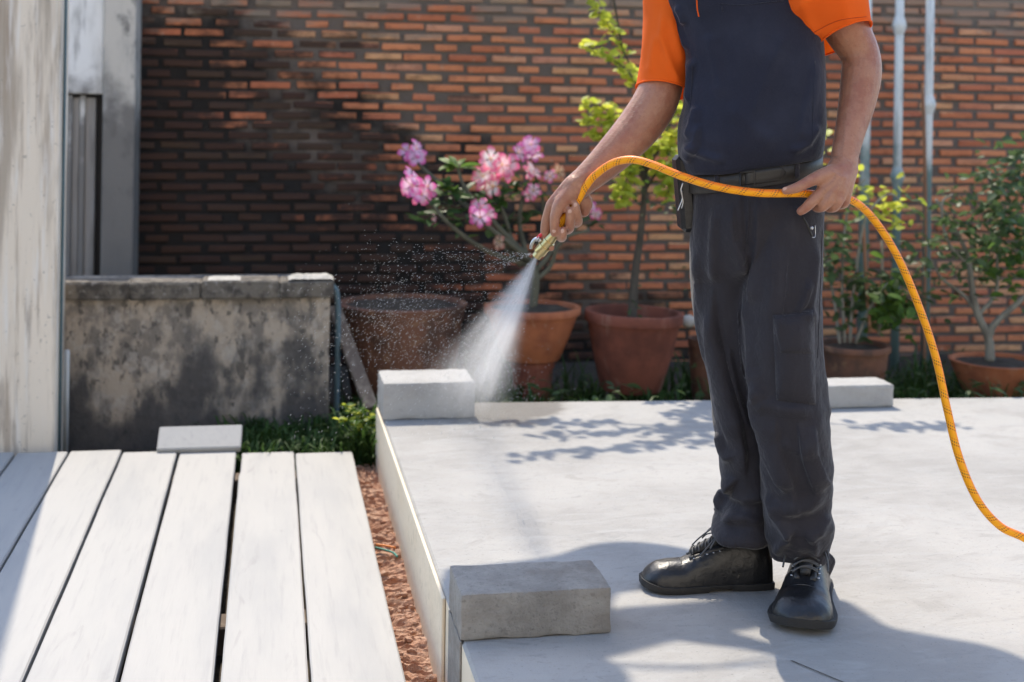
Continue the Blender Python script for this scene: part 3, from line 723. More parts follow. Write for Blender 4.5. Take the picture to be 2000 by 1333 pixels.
stake([(1686, 440), (1693, 560), (1700, 650)], 5.33, .009, 'stake', 'short reddish stake in the brown pot behind the man')
stake([(1723, 470), (1722, 560), (1716, 655)], 5.36, .007, 'stake_grey', 'short grey stake in the brown pot behind the man')

# ------------------------------------------------------------------ plants
def leaf_mesh(name, mat, wid=.42, fold=.18, droop=.25, n=4, tip=1.0):
    V, Fc = [], []
    for i in range(n + 1):
        t = i / n; w_ = wid * math.sin(math.pi * min(1, t * .9 + .06)) ** .8 * .5 * (1 if t < 1 else 0) ; z = -droop * t * t
        if i == n: w_ = .01
        V += [(t, -w_, z + fold * w_), (t, 0, z), (t, w_, z + fold * w_)]
    for i in range(n):
        for k in (0, 1): a = i * 3 + k; Fc.append((a, a + 3, a + 4, a + 1))
    me = mesh_of(name, V, Fc); me.materials.append(mat); return me
LM = {k: leaf_mesh('leaf', M[k], **kw) for k, kw in dict(leaf_yellow=dict(wid=.75, droop=.12), leaf_mid=dict(wid=.6), leaf_dark=dict(wid=.42, droop=.3), leaf_dull=dict(wid=.5)).items()}
LM['rose'] = leaf_mesh('leaf', M['leaf_dark'], wid=.40, droop=.2); LM['rose_light'] = leaf_mesh('leaf', M['leaf_mid'], wid=.42, droop=.2)
def orient(p, d, roll, s):
    d = Vector(d).normalized(); up = Vector((0, 0, 1)); y = up.cross(d)
    if y.length < .05: y = Vector((0, 1, 0))
    y.normalize(); z = d.cross(y)
    m = Matrix((d, y, z)).transposed().to_4x4() @ Matrix.Rotation(roll, 4, 'X')
    return Matrix.Translation(p) @ m @ Matrix.Diagonal((s, s, s, 1))
def leaves(root, lst, nparts, name='leaf'):
    """lst of (matrix, mesh): the first nparts as leaf parts, the rest joined"""
    base = world_loc(root); bym = {}
    for i, (mt, me) in enumerate(lst):
        if i < nparts:
            o = bpy.data.objects.new(name, me); COL.objects.link(o); o.parent = root
            o.matrix_local = Matrix.Translation(-base) @ mt
        else: bym.setdefault(me.name, (me, MB()))[1].add([mt @ v.co for v in me.vertices], [tuple(p.vertices) for p in me.polygons])
    for me, mbb in bym.values(): tag(mbb.build('foliage', me.materials[0], root), kind='stuff')
def rdir(zlo=-.6, zhi=.8):
    t = random.uniform(0, 6.283); z = random.uniform(zlo, zhi); return Vector((math.cos(t), math.sin(t), z))
def stem(root, P, r0, r1, mat, name='stem', seg=8):
    Q = spline(P, 6); n = len(Q); mb = MB(); mb.tube(Q, [r0 + (r1 - r0) * i / (n - 1) for i in range(n)], seg); mb.build(name, M[mat], root); return Q

# --- flowering desert rose
rose = empty('flowering_plant', p_ros); tag(rose, 'pink and white flowering plant in the orange terracotta pot', 'plant')
rY = 5.5
def pr_(x, y, dy=0): return aty(x, y, rY + dy)
stem(rose, [p_ros + Vector((0, 0, -.02)), pr_(1046, 548), pr_(1038, 505)], .019, .014, 'rose_bark', 'trunk', 12)
br = [[(1030, 520, 0), (1000, 470, .02), (985, 420, .05), (960, 370, .04)], [(1025, 515, 0), (950, 490, -.05), (880, 440, -.1), (830, 385, -.12)], [(1030, 510, 0), (1015, 430, .1), (1030, 350, .15), (1035, 310, .2)],
      [(1035, 510, 0), (1000, 480, -.1), (950, 440, -.15), (925, 420, -.18)], [(1045, 530, 0), (1090, 480, .05), (1140, 430, .1), (1165, 410, .12)], [(1020, 520, 0), (930, 420, .1), (850, 350, .2), (805, 310, .25)],
      [(1028, 500, 0), (960, 430, .0), (910, 370, .0), (893, 325, .02)], [(1040, 520, 0), (1060, 450, .12), (1060, 390, .1), (1045, 345, .1)], [(1042, 550, 0), (1075, 520, .02), (1095, 470, .0), (1150, 450, 0)], [(1005, 485, 0), (985, 480, -.1), (980, 476, -.12)]]
for b in br: stem(rose, [pr_(*q) for q in b], .013, .006, 'rose_bark', 'branch')
def petal_mat(name, inner, edge):
    m, n, b, out = mk(name)
    uv = n.nodes.new('ShaderNodeUVMap'); sp = n.nodes.new('ShaderNodeSeparateXYZ'); n.links.new(uv.outputs[0], sp.inputs[0])
    c = mixc(n, smooth(n, sp.outputs[0], .45, 1.0), inner, edge); c = mixc(n, smooth(n, sp.outputs[0], .22, .05), c, (.75, .45, .12))
    n.links.new(c, b.inputs['Base Color']); b.inputs['Roughness'].default_value = .6
    t = n.nodes.new('ShaderNodeBsdfTranslucent'); mx = n.nodes.new('ShaderNodeMixShader'); mx.inputs[0].default_value = .45
    n.links.new(c, t.inputs[0]); n.links.new(b.outputs[0], mx.inputs[1]); n.links.new(t.outputs[0], mx.inputs[2]); n.links.new(mx.outputs[0], out.inputs[0]); return m
def flower_mesh(mat):
    mb = MB()
    for k in range(5):
        a = k * 2 * math.pi / 5 + .2; V, uv, Fc = [], [], []
        for i, (t, w_, z) in enumerate(((.06, .04, .0), (.3, .15, .16), (.6, .34, .24), (.85, .36, .2), (1.0, .2, .12))):
            for s in (-1, 0, 1):
                e = t + (.10 if s == 0 and i == 4 else 0); p = Vector((e, s * w_, z + (.05 if s else 0) + .03 * math.sin(k * 2 + i)))
                V.append(Matrix.Rotation(a, 3, 'Z') @ p); uv.append((min(1, t * (.9 if s == 0 else 1.05)), 0))
        for i in range(4):
            for s in (0, 1): q = i * 3 + s; Fc.append((q, q + 3, q + 4, q + 1))
        mb.add(V, Fc, uv)
    me = mesh_of('flower', mb.v, mb.f, mb.uv); me.materials.append(mat); return me
FM = [flower_mesh(petal_mat('petal_white_pink', (.93, .86, .84), (.86, .10, .24))), flower_mesh(petal_mat('petal_pink', (.90, .62, .68), (.84, .10, .28))), flower_mesh(petal_mat('petal_magenta', (.90, .64, .82), (.80, .10, .42))),
      flower_mesh(petal_mat('petal_faded', (.62, .42, .30), (.55, .20, .14)))]
def blooms(x, y, dy, n, rx, ry, kind, size=.042):
    for k in range(n):
        a = random.uniform(0, 6.28); q = math.sqrt((k + .5) / n); p = pr_(x + rx * q * math.cos(a), y + ry * q * math.sin(a), dy + random.uniform(-.04, .04))
        d = Vector((random.uniform(-.8, .8), -1.0 + random.uniform(-.2, .7), random.uniform(-.1, .9))).normalized()
        me = FM[kind if random.random() < .8 else (1 if kind != 1 else 2)]
        z = d; xx = z.cross(Vector((0.1, 0, 1))).normalized(); yy = z.cross(xx)
        o = bpy.data.objects.new('flower', me); COL.objects.link(o); o.parent = rose; s = size * random.uniform(.8, 1.1)
        o.matrix_local = Matrix.Translation(p - rose.location) @ (Matrix((xx, yy, z)).transposed().to_4x4() @ Matrix.Rotation(random.uniform(0, 6), 4, 'Z')) @ Matrix.Diagonal((s, s, s, 1))
blooms(956, 338, 0, 11, 42, 30, 0, .050); blooms(812, 366, -.1, 8, 28, 26, 2, .046); blooms(922, 418, -.16, 5, 30, 16, 1, .046); blooms(954, 425, -.16, 1, 3, 8, 1, .042)
blooms(803, 302, .25, 4, 22, 12, 2, .042); blooms(1030, 300, .2, 5, 26, 18, 1, .042); blooms(1042, 334, .08, 3, 14, 12, 0, .042); blooms(1080, 342, .15, 2, 12, 12, 3, .036)
blooms(1036, 380, .05, 2, 8, 12, 1, .036); blooms(1158, 412, .1, 3, 12, 10, 1, .036); blooms(978, 474, -.1, 1, 2, 2, 3, .040); blooms(846, 428, -.1, 1, 1, 1, 1, .02); blooms(1110, 440, .1, 2, 40, 12, 1, .028)
ll = []
def rosette(x, y, dy, n, size, key, spread=10):
    for k in range(n):
        p = pr_(x + random.uniform(-spread, spread), y + random.uniform(-spread, spread) * .6, dy + random.uniform(-.03, .03))
        ll.append((orient(p, rdir(-.3, 1.0), random.uniform(-.6, .6), size * random.uniform(.7, 1.1)), LM[key]))
rosette(893, 326, .02, 13, .10, 'rose_light', 8); rosette(880, 378, -.05, 8, .085, 'rose_light', 12); rosette(868, 372, -.05, 8, .08, 'rose', 20)
for x, y, dy, n in ((930, 385, .05, 14), (960, 385, 0, 12), (1000, 375, .08, 12), (870, 405, -.08, 14), (840, 425, -.06, 10), (900, 440, 0, 12), (980, 400, 0, 12), (1015, 360, .1, 8), (1060, 380, .1, 10), (1040, 420, .12, 10), (1150, 440, .1, 8), (955, 450, .05, 10), (1010, 440, .05, 9)):
    rosette(x, y, dy, n, .075, 'rose' if random.random() < .8 else 'rose_light', 24)
leaves(rose, ll, 200)

# --- tall yellow-green shrub
shrub = empty('tall_shrub', p_shr); tag(shrub, 'tall shrub with small bright yellow-green leaves in the large reddish pot', 'shrub')
sY = 5.5
def ps(x, y, dy=0): return aty(x, y, sY + dy)
stem(shrub, [p_shr + Vector((0, 0, -.03)), ps(1240, 540), ps(1252, 450), ps(1262, 340, .0)], .022, .012, 'bark', 'trunk', 10)
sp = [[(1262, 350, 0), (1255, 260, .02), (1245, 170, .05), (1215, 95, .05), (1185, 45, .03), (1160, 5, 0), (1140, -70, 0)], [(1255, 250, 0), (1240, 160, -.03), (1195, 115, -.05), (1146, 88, -.06)], [(1262, 330, 0), (1220, 250, -.04), (1185, 215, -.05), (1146, 200, -.06)],
      [(1260, 345, 0), (1215, 265, -.05), (1180, 240, -.05), (1148, 238, -.04)], [(1258, 350, 0), (1215, 290, -.06), (1185, 268, -.08), (1155, 265, -.08)], [(1262, 340, 0), (1300, 260, .03), (1325, 200, .05), (1340, 120, .05), (1330, 20, .08), (1300, -100, .1)],
      [(1260, 360, 0), (1240, 330, -.1), (1220, 360, -.13), (1212, 395, -.13)], [(1262, 370, 0), (1290, 330, -.08), (1310, 350, -.1), (1300, 390, -.1)], [(1262, 330, 0), (1290, 290, 0), (1330, 250, .02), (1380, 220, .05)], [(1262, 340, 0), (1250, 300, .1), (1290, 240, .15), (1300, 180, .2)],
      [(1245, 170, .05), (1280, 60, .1), (1290, -60, .1), (1270, -180, .1)], [(1215, 95, .05), (1190, -40, .08), (1150, -150, .05), (1110, -230, 0)], [(1262, 350, 0), (1235, 310, -.05), (1275, 285, -.07), (1318, 300, -.08)]]
sp += [[(1160, 5, 0), (1100, -120, .1), (1000, -210, .2), (880, -260, .25)], [(1160, 5, 0), (1080, -170, .0), (980, -290, .1), (820, -340, .1)], [(1140, -70, 0), (1120, -200, .25), (1060, -330, .35)], [(1300, -100, .1), (1230, -230, .2), (1160, -330, .3)], [(1300, -100, .1), (1400, -220, .2), (1480, -280, .3)], [(1100, -120, .1), (950, -150, .25), (820, -170, .3)]]
ll = []
for n_, b in enumerate(sp):
    Q = stem(shrub, [ps(*q) for q in b], .006, .002, 'bark', 'branch', 6)
    L = 0; m_ = len(Q)
    for i in range(m_ // 3, m_):
        for s in range(4 if n_ < 5 else 5):
            p = Vector(Q[i]) + Vector((random.gauss(0, .012), random.gauss(0, .02), random.gauss(0, .012)))
            ll.append((orient(p, rdir(-.6, .6), random.uniform(-1, 1), random.uniform(.034, .055) * (1.25 if n_ > 12 else 1)), LM['leaf_yellow']))
for x, y, n, s in ((1270, 260, 34, 40), (1300, 300, 34, 30), (1240, 290, 18, 22), (1255, 350, 16, 40), (1310, 230, 22, 30)):
    for k in range(n): ll.append((orient(ps(x + random.gauss(0, s), y + random.gauss(0, s * .7), random.gauss(0, .07)), rdir(-.7, .7), random.uniform(-1, 1), random.uniform(.03, .05)), LM['leaf_yellow' if random.random() < .75 else 'leaf_mid']))
for x, y, n in ((1250, 370, 22), (1225, 385, 14), (1300, 420, 14), (1290, 395, 16), (1320, 540, 8), (1275, 560, 5), (1240, 600, 8)):
    for k in range(n): ll.append((orient(ps(x + random.gauss(0, 22), y + random.gauss(0, 14), random.gauss(0, .07)), rdir(-.7, .7), random.uniform(-1, 1), random.uniform(.02, .036)), LM['leaf_dull']))
leaves(shrub, ll, 260)

# --- staked plants behind the man
mid = empty('staked_plant', p_mid); tag(mid, 'bushy green plant with bright upper leaves behind the man\'s hand, tied to stakes', 'plant')
mY = 5.35
def pm(x, y, dy=0): return aty(x, y, mY + dy)
ll = []
for b in ([(1650, 670, 0), (1645, 560, .02), (1650, 450, .03), (1665, 380, 0), (1690, 350, -.02)], [(1660, 670, 0), (1668, 560, 0), (1690, 430, -.03), (1735, 380, -.05), (1765, 400, -.06)], [(1640, 672, 0), (1630, 590, .05), (1612, 500, .08), (1600, 420, .1), (1606, 300, .12), (1612, 215, .12)], [(1670, 672, 0), (1700, 600, -.03), (1735, 550, -.04)]):
    stem(mid, [pm(*q) for q in b], .008, .003, 'bark_pale', 'stem')
def mass(lst, f, x, y, n, sx, sy, key, s0, s1, dz=.06, zl=-.7, zh=.7):
    for k in range(n): lst.append((orient(f(x + random.gauss(0, sx), y + random.gauss(0, sy), random.gauss(0, dz)), rdir(zl, zh), random.uniform(-1, 1), random.uniform(s0, s1)), LM[key]))
mass(ll, pm, 1735, 400, 34, 24, 20, 'leaf_yellow', .035, .06); mass(ll, pm, 1690, 375, 18, 22, 12, 'leaf_yellow', .035, .055); mass(ll, pm, 1660, 420, 14, 20, 14, 'leaf_mid', .03, .05); mass(ll, pm, 1750, 440, 8, 10, 18, 'leaf_yellow', .03, .05)
mass(ll, pm, 1610, 270, 7, 5, 34, 'leaf_yellow', .04, .06, .02); mass(ll, pm, 1672, 340, 5, 6, 12, 'leaf_yellow', .035, .05)
mass(ll, pm, 1630, 500, 100, 22, 40, 'leaf_dull', .04, .07); mass(ll, pm, 1735, 600, 130, 26, 28, 'leaf_mid', .04, .07); mass(ll, pm, 1690, 570, 90, 26, 30, 'leaf_dull', .04, .07); mass(ll, pm, 1770, 590, 40, 20, 22, 'leaf_dull', .04, .06); mass(ll, pm, 1650, 620, 20, 26, 24, 'leaf_dull', .04, .06)
mass(ll, pm, 1770, 520, 40, 24, 40, 'leaf_dull', .04, .06)
leaves(mid, ll, 220)

# --- bare-stemmed bush in the right bowl
bush = empty('bare_stemmed_bush', p_bush); tag(bush, 'dull green bush on forked grey stems in the clay bowl, right edge', 'bush')
bY = 5.3
def pb(x, y, dy=0): return aty(x, y, bY + dy)
for b, r0, r1 in (([(1934, 705, 0), (1930, 660, 0), (1908, 610, 0), (1898, 560, 0), (1890, 500, 0), (1860, 440, 0), (1828, 390, 0)], .022, .006), ([(1930, 660, 0), (1945, 630, -.02), (1990, 590, -.04), (2040, 540, -.05), (2080, 450, 0)], .017, .007), ([(1905, 605, 0), (1880, 575, .02), (1840, 545, .03), (1820, 510, .03)], .011, .004), ([(1912, 615, 0), (1945, 570, .02), (1948, 500, .04), (1960, 420, .05), (1985, 330, .05)], .010, .004), ([(1893, 520, 0), (1850, 470, -.03), (1840, 400, -.05), (1860, 380, -.05)], .008, .004)):
    stem(bush, [pb(*q) for q in b], r0, r1, 'bark_pale', 'stem')
ll = []
mass(ll, pb, 1910, 470, 220, 50, 50, 'leaf_dull', .035, .065, .1); mass(ll, pb, 1960, 400, 260, 40, 55, 'leaf_dull', .035, .065, .1); mass(ll, pb, 1850, 520, 60, 30, 36, 'leaf_dull', .035, .06, .08); mass(ll, pb, 1980, 500, 150, 40, 40, 'leaf_mid', .035, .06, .1); mass(ll, pb, 1990, 335, 110, 26, 30, 'leaf_dull', .035, .06, .08); mass(ll, pb, 1860, 420, 40, 30, 30, 'leaf_dull', .035, .06, .08)
leaves(bush, ll, 240)

# --- weeds and grass
def tufts(name, spots, mat, lab=None):
    mb = MB()
    for x, y, z, n, h, sp_ in spots:
        for k in range(n):
            p = Vector((x + random.gauss(0, sp_), y + random.gauss(0, sp_), z)); a = random.uniform(0, 6.28); ln = h * random.uniform(.5, 1.15); w_ = random.uniform(.0025, .006)
            d = Vector((math.cos(a), math.sin(a), 0)); s = Vector((-d.y, d.x, 0)); b = random.uniform(.2, .8)
            pts = [p, p + d * ln * b * .25 + Uv * ln * .5, p + d * ln * b * .7 + Uv * ln * .8, p + d * ln * b * 1.1 + Uv * ln * (.95 - b * .3)]
            mb.add([pts[0] - s * w_, pts[0] + s * w_, pts[1] - s * w_, pts[1] + s * w_, pts[2] - s * w_ * .7, pts[2] + s * w_ * .7, pts[3]], [(0, 1, 3, 2), (2, 3, 5, 4), (4, 5, 6)])
    return tag(mb.build(name, M[mat]), kind='stuff')
sp_ = []
for k in range(300): sp_.append((random.uniform(.38, 4.2), random.uniform(4.85, 5.9), GZ, 14, random.uniform(.08, .24), .035))
for k in range(330): sp_.append((random.uniform(-.15, .42), random.uniform(4.70, 5.14), GZ, 14, random.uniform(.05, .15), .025))
for k in range(26): sp_.append((random.uniform(.28, .372), random.uniform(4.70, 5.0), GZ + .01, 12, random.uniform(.10, .24), .02))
for k in range(30): sp_.append((random.uniform(.25, .8), random.uniform(5.1, 5.4), GZ, 14, random.uniform(.1, .2), .03))
tufts('grass', sp_, 'grass')
weeds = MB()
for k in range(700):
    q = random.random()
    x, y = (random.uniform(.75, 4.2), random.uniform(4.8, 5.5))
    mt = orient((x, y, GZ + random.uniform(.02, .2)), rdir(-.2, .8), random.uniform(-1, 1), random.uniform(.03, .07)); me = LM['leaf_dark']
    weeds.add([mt @ v.co for v in me.vertices], [tuple(p.vertices) for p in me.polygons])
tag(weeds.build('undergrowth', M['leaf_dull']), kind='stuff')
fern = empty('sunlit_weed', (.345, 4.79, GZ)); tag(fern, 'bright green feathery weed catching the sun beside the terrace corner', 'weed')
ll = []
for b in ([(.35, 4.78), (.10, -.06)], [(.35, 4.78), (-.10, -.08)], [(.35, 4.80), (-.02, -.02)], [(.35, 4.80), (.04, .03)], [(.35, 4.79), (-.07, -.02)]):
    p0 = Vector((*b[0], GZ)); p1 = p0 + Vector((b[1][0] * .4, b[1][1] * .4, .16)); p2 = p0 + Vector((b[1][0], b[1][1], random.uniform(.14, .24)))
    Q = stem(fern, [p0, p1, p2], .003, .001, 'leaf_mid', 'stem', 5)
    for i in range(3, len(Q)):
        for s in range(4): ll.append((orient(Vector(Q[i]), rdir(-.2, .5), random.uniform(-.6, .6), random.uniform(.018, .032)), LM['leaf_yellow' if random.random() < .5 else 'leaf_mid']))
leaves(fern, ll, 120)

# ------------------------------------------------------------------ the person
ORG = atz(1480, 1150, 0); ORG.z = 0
def loft(rows, nseg, per=6, expo=2.0, closed_caps=True):
    """rows: (py, left px, right px, depth, half thickness[, slope]); front of the ring looks at the camera"""
    R5 = [tuple(r) + (0,) * (6 - len(r)) for r in rows]; Q = spline(R5, per); V, Fc = [], []
    for py, xl, xr, d, dd, sl in Q:
        cx, hw = (xl + xr) / 2, (xr - xl) / 2
        for k in range(nseg):
            t = 2 * math.pi * k / nseg; c, s = math.cos(t), math.sin(t)
            c2, s2 = math.copysign(abs(c) ** (2 / expo), c), math.copysign(abs(s) ** (2 / expo), s)
            V.append(atd(cx + hw * c2, py + sl * hw * c2, d) + Fv * (dd * s2))
    n = len(Q)
    Fc = [(i * nseg + k, (i + 1) * nseg + k, (i + 1) * nseg + (k + 1) % nseg, i * nseg + (k + 1) % nseg) for i in range(n - 1) for k in range(nseg)]
    if closed_caps: Fc += [tuple(range(nseg)), tuple((n - 1) * nseg + k for k in range(nseg))[::-1]]
    return V, Fc
def chain(mb, pts, seg=14, m=5):
    """capsule-ended tapering limb through (px, py, depth, radius)"""
    P = [(*atd(x, y, d), r) for x, y, d, r in pts]
    Q = spline(P, m) if len(P) > 2 else [np.array(P[0]), np.array(P[1])]
    Q = [np.array(q) for q in Q]; a, b = Q[0], Q[-1]
    def ends(p, q):
        dv = p[:3] - q[:3]; dv = dv / (np.linalg.norm(dv) + 1e-9); return [np.array([*(p[:3] + dv * p[3] * math.sin(t)), p[3] * math.cos(t)]) for t in (.5, 1.0, 1.4)]
    Q = ends(a, Q[1])[::-1] + Q + ends(b, Q[-2])
    mb.tube([q[:3] for q in Q], [max(float(q[3]), .0006) for q in Q], seg)

body = MB()
# trunk, neck and legs under the clothes
V, Fc = loft([(345, 1372, 1580, 2.90, .10), (230, 1362, 1585, 2.90, .105), (100, 1362, 1585, 2.90, .11), (0, 1345, 1590, 2.90, .11), (-70, 1340, 1590, 2.90, .10), (-120, 1380, 1560, 2.91, .08), (-150, 1410, 1520, 2.91, .062), (-210, 1408, 1505, 2.90, .058), (-250, 1405, 1500, 2.89, .058)], 36); body.add(V, Fc)
V, Fc = loft([(330, 1372, 1580, 2.90, .10), (420, 1370, 1590, 2.90, .11), (520, 1372, 1585, 2.90, .10)], 30); body.add(V, Fc)
chain(body, [(1535, 470, 2.87, .075), (1530, 640, 2.85, .062), (1545, 830, 2.83, .05), (1560, 960, 2.87, .046), (1572, 1080, 2.95, .036), (1584, 1108, 2.97, .032)])
chain(body, [(1425, 470, 2.93, .075), (1430, 640, 2.95, .062), (1450, 830, 2.97, .05), (1462, 960, 2.99, .046), (1462, 1070, 3.0, .036), (1462, 1105, 3.0, .034)])
# head (above the frame)
hc = atd(1438, -318, 2.87)
V, Fc = sph(hc, .1, (.86, .98, 1.18), 28, 20); body.add(V, Fc)
hd = (-Rv * .75 - Fv * .66).normalized(); hs = Vector((-hd.y, hd.x, 0))
def hp(a, b, c): return hc + hd * a + hs * b + Uv * c
V, Fc = sph(hp(.028, 0, -.075), .062, (.95, .95, .95), 18, 12); body.add(V, Fc)                # jaw
body.tube([hp(.088, 0, .012), hp(.105, 0, -.012), hp(.112, 0, -.030), hp(.092, 0, -.036)], [.008, .011, .014, .012], 10)   # nose
for s in (-1, 1):
    V, Fc = sph(hp(-.005, s * .088, -.012), .026, (.6, .5, 1.15), 12, 8); body.add(V, Fc)                  # ears
    body.tube([hp(.084, s * .012, .022), hp(.082, s * .05, .02)], .009, 8)                                 # brows
body.tube([hp(.083, -.024, -.064), hp(.094, 0, -.062), hp(.083, .024, -.064)], [.006, .008, .006], 8)
body.tube([hp(.080, -.02, -.075), hp(.090, 0, -.075), hp(.080, .02, -.075)], [.006, .009, .006], 8)
# right arm (reaching to the left of the picture) and its hand
chain(body, [(1325, -95, 2.95, .062), (1312, 0, 2.945, .054), (1303, 90, 2.935, .049), (1293, 160, 2.93, .0475), (1277, 205, 2.92, .0495), (1249, 247, 2.91, .0485), (1213, 287, 2.89, .0435), (1175, 324, 2.878, .0365), (1143, 352, 2.868, .031), (1120, 370, 2.862, .029)], 22)
for a, b in (((1122, 362, 2.858, .024), (1078, 402, 2.862, .0145)), ((1122, 366, 2.866, .024), (1080, 412, 2.885, .014)), ((1124, 370, 2.872, .024), (1092, 414, 2.90, .014)), ((1126, 374, 2.878, .024), (1108, 408, 2.905, .013))): chain(body, [a, b])
chain(body, [(1122, 372, 2.876, .022), (1140, 396, 2.885, .020), (1141, 412, 2.888, .014)])
chain(body, [(1118, 372, 2.852, .020), (1097, 396, 2.843, .0165), (1085, 420, 2.838, .0118), (1083, 437, 2.838, .0108), (1082, 456, 2.841, .0085)])      # thumb
chain(body, [(1078, 402, 2.862, .014), (1067, 436, 2.872, .0118), (1066, 462, 2.876, .0105), (1076, 484, 2.874, .0085)])                               # index
chain(body, [(1080, 412, 2.885, .013), (1086, 448, 2.882, .0115), (1096, 464, 2.862, .0108), (1099, 460, 2.838, .0095), (1100, 450, 2.833, .0080)])      # middle
chain(body, [(1092, 414, 2.90, .013), (1104, 446, 2.888, .0115), (1112, 446, 2.858, .0112), (1113, 432, 2.838, .0102), (1113, 412, 2.834, .0082)])        # ring
chain(body, [(1108, 408, 2.905, .0115), (1121, 434, 2.893, .0105), (1129, 433, 2.866, .0105), (1127, 418, 2.843, .0095), (1124, 399, 2.838, .0078)])      # little
# left arm, bent, and its hand at the hip
chain(body, [(1572, -95, 2.86, .066), (1612, -20, 2.87, .060), (1655, 60, 2.875, .049), (1680, 108, 2.87, .042), (1682, 150, 2.855, .0425), (1673, 205, 2.83, .0385), (1661, 255, 2.80, .032), (1651, 300, 2.775, .0285), (1649, 322, 2.765, .028)], 22)
LH = {}
for nm, a, b in (('i', (1640, 326, 2.755, .024), (1604, 378, 2.718, .0128)), ('m', (1647, 326, 2.757, .025), (1619, 390, 2.712, .0128)), ('r', (1652, 328, 2.762, .025), (1637, 392, 2.716, .0124)), ('l', (1655, 330, 2.768, .023), (1652, 384, 2.730, .0115))): chain(body, [a, ((a[0] + b[0]) / 2 - 1, (a[1] + b[1]) / 2 - 2, (a[2] + b[2]) / 2 - .004, (a[3] + b[3]) / 2 + .001), b])
chain(body, [(1604, 376, 2.718, .0125), (1583, 397, 2.708, .0112), (1574, 406, 2.710, .0102), (1564, 413, 2.716, .0092)])
chain(body, [(1619, 390, 2.712, .0125), (1607, 404, 2.716, .0108), (1594, 406, 2.740, .0095), (1592, 398, 2.762, .008)])
chain(body, [(1637, 392, 2.716, .012), (1629, 405, 2.724, .0105), (1615, 406, 2.750, .0092), (1612, 396, 2.77, .008)])
chain(body, [(1652, 384, 2.730, .0112), (1649, 398, 2.74, .0098), (1637, 401, 2.765, .0085), (1633, 392, 2.78, .0075)])
chain(body, [(1640, 335, 2.742, .020), (1604, 345, 2.722, .0158), (1580, 355, 2.708, .0122), (1556, 367, 2.700, .0108), (1534, 373, 2.698, .0082)])
me = mesh_of('body', body.v, body.f)
me = baked(me, [('REMESH', dict(mode='VOXEL', voxel_size=.0027, use_smooth_shade=True)), ('SMOOTH', dict(factor=.5, iterations=5))], 'person')
# tendons, veins, finger creases
folds(me, [([(1104, 350), (1084, 376), (1070, 398)], .0016, 4, 'ridge'), ([(1112, 362), (1094, 392), (1086, 404)], .0012, 4, 'ridge'), ([(1160, 330), (1135, 345), (1110, 362)], .0014, 5, 'ridge'),
           ([(1646, 330), (1622, 362), (1604, 380)], .0017, 4, 'ridge'), ([(1650, 332), (1636, 366), (1619, 390)], .0018, 4, 'ridge'), ([(1654, 334), (1648, 366), (1638, 390)], .0015, 4, 'ridge'),
           ([(1614, 372), (1607, 384)], -.0016, 3.5, 'ridge'), ([(1631, 374), (1627, 392)], -.0016, 3.5, 'ridge'), ([(1646, 374), (1645, 390)], -.0014, 3.5, 'ridge'),
           ([(1622, 335), (1640, 345), (1656, 348)], .0012, 3, 'ridge'), ([(1653, 240), (1648, 290), (1644, 330)], .0012, 4, 'ridge'), ([(1640, 110), (1650, 122), (1662, 126)], -.0025, 5, 'ridge'),
           ([(1081, 430), (1087, 430)], -.001, 2, 'ridge'), ([(1576, 400), (1584, 407)], -.001, 2, 'ridge'), ([(1556, 360), (1559, 374)], -.001, 2, 'ridge')])
me = baked(me, [('DECIMATE', dict(ratio=.45))], 'person')
me.polygons.foreach_set('use_smooth', [True] * len(me.polygons))
person = link('person', me, M['skin'], origin=ORG)
tag(person, 'worker in navy and orange shirt and charcoal trousers spraying water from a hose', 'person')
bv_body = BVHTree.FromPolygons([tuple(v.co + ORG) for v in me.vertices], [tuple(p.vertices) for p in me.polygons])
def bvh_of(o):
    L = world_loc(o); return BVHTree.FromPolygons([tuple(v.co + L) for v in o.data.vertices], [tuple(p.vertices) for p in o.data.polygons])
def hit(bv, px, py, off=0.0):
    r = ray(px, py).normalized(); h, n, _, _ = bv.ray_cast(CAM, r)
    if h is None: return None
    return h - r * off
# nails
for px, py, dx, dy in ((1082, 451, 0, 1), (1099, 452, 0, -1), (1113, 414, 0, -1), (1124, 401, 0, -1), (1534, 370, -1, .2)):
    c = hit(bv_body, px, py, 0)
    if c is None: continue
    u = (Rv * dx - Uv * dy).normalized(); v_ = (Fv.cross(u)); V, Fc = [], []
    mb = MB(); n = 12; V = [c - Fv * .0012] + [c + u * .0055 * math.cos(6.283 * k / n) + v_ * .0042 * math.sin(6.283 * k / n) + Fv * .0006 for k in range(n)]
    mb.add(V, [(0, k + 1, (k + 1) % n + 1) for k in range(n)]); mb.build('fingernail', M['nail'], person)
# hair
V, Fc = sph(hc + Uv * .022 - hd * .012, .106, (.9, 1.0, 1.1), 28, 18)
V2 = [v for v in V]; keep = []
for q in Fc:
    c = sum((V2[i] for i in q), Vector()) / 4 - hc
    if c.z > -.03 - c.dot(hd) * -.9 and c.dot(hd) < .075 + c.z * .2: keep.append(q)
mb = MB(); mb.add([v + (v - hc).normalized() * .004 * noise.noise(v * 60) for v in V2], keep); mb.build('hair', M['hair'], person)
for s in (-1, 1):
    V, Fc = sph(hp(.080, s * .032, .004), .011, (1, 1, 1), 10, 8); mb = MB(); mb.add(V, Fc); mb.build('eye', M['pipe_white'], person)

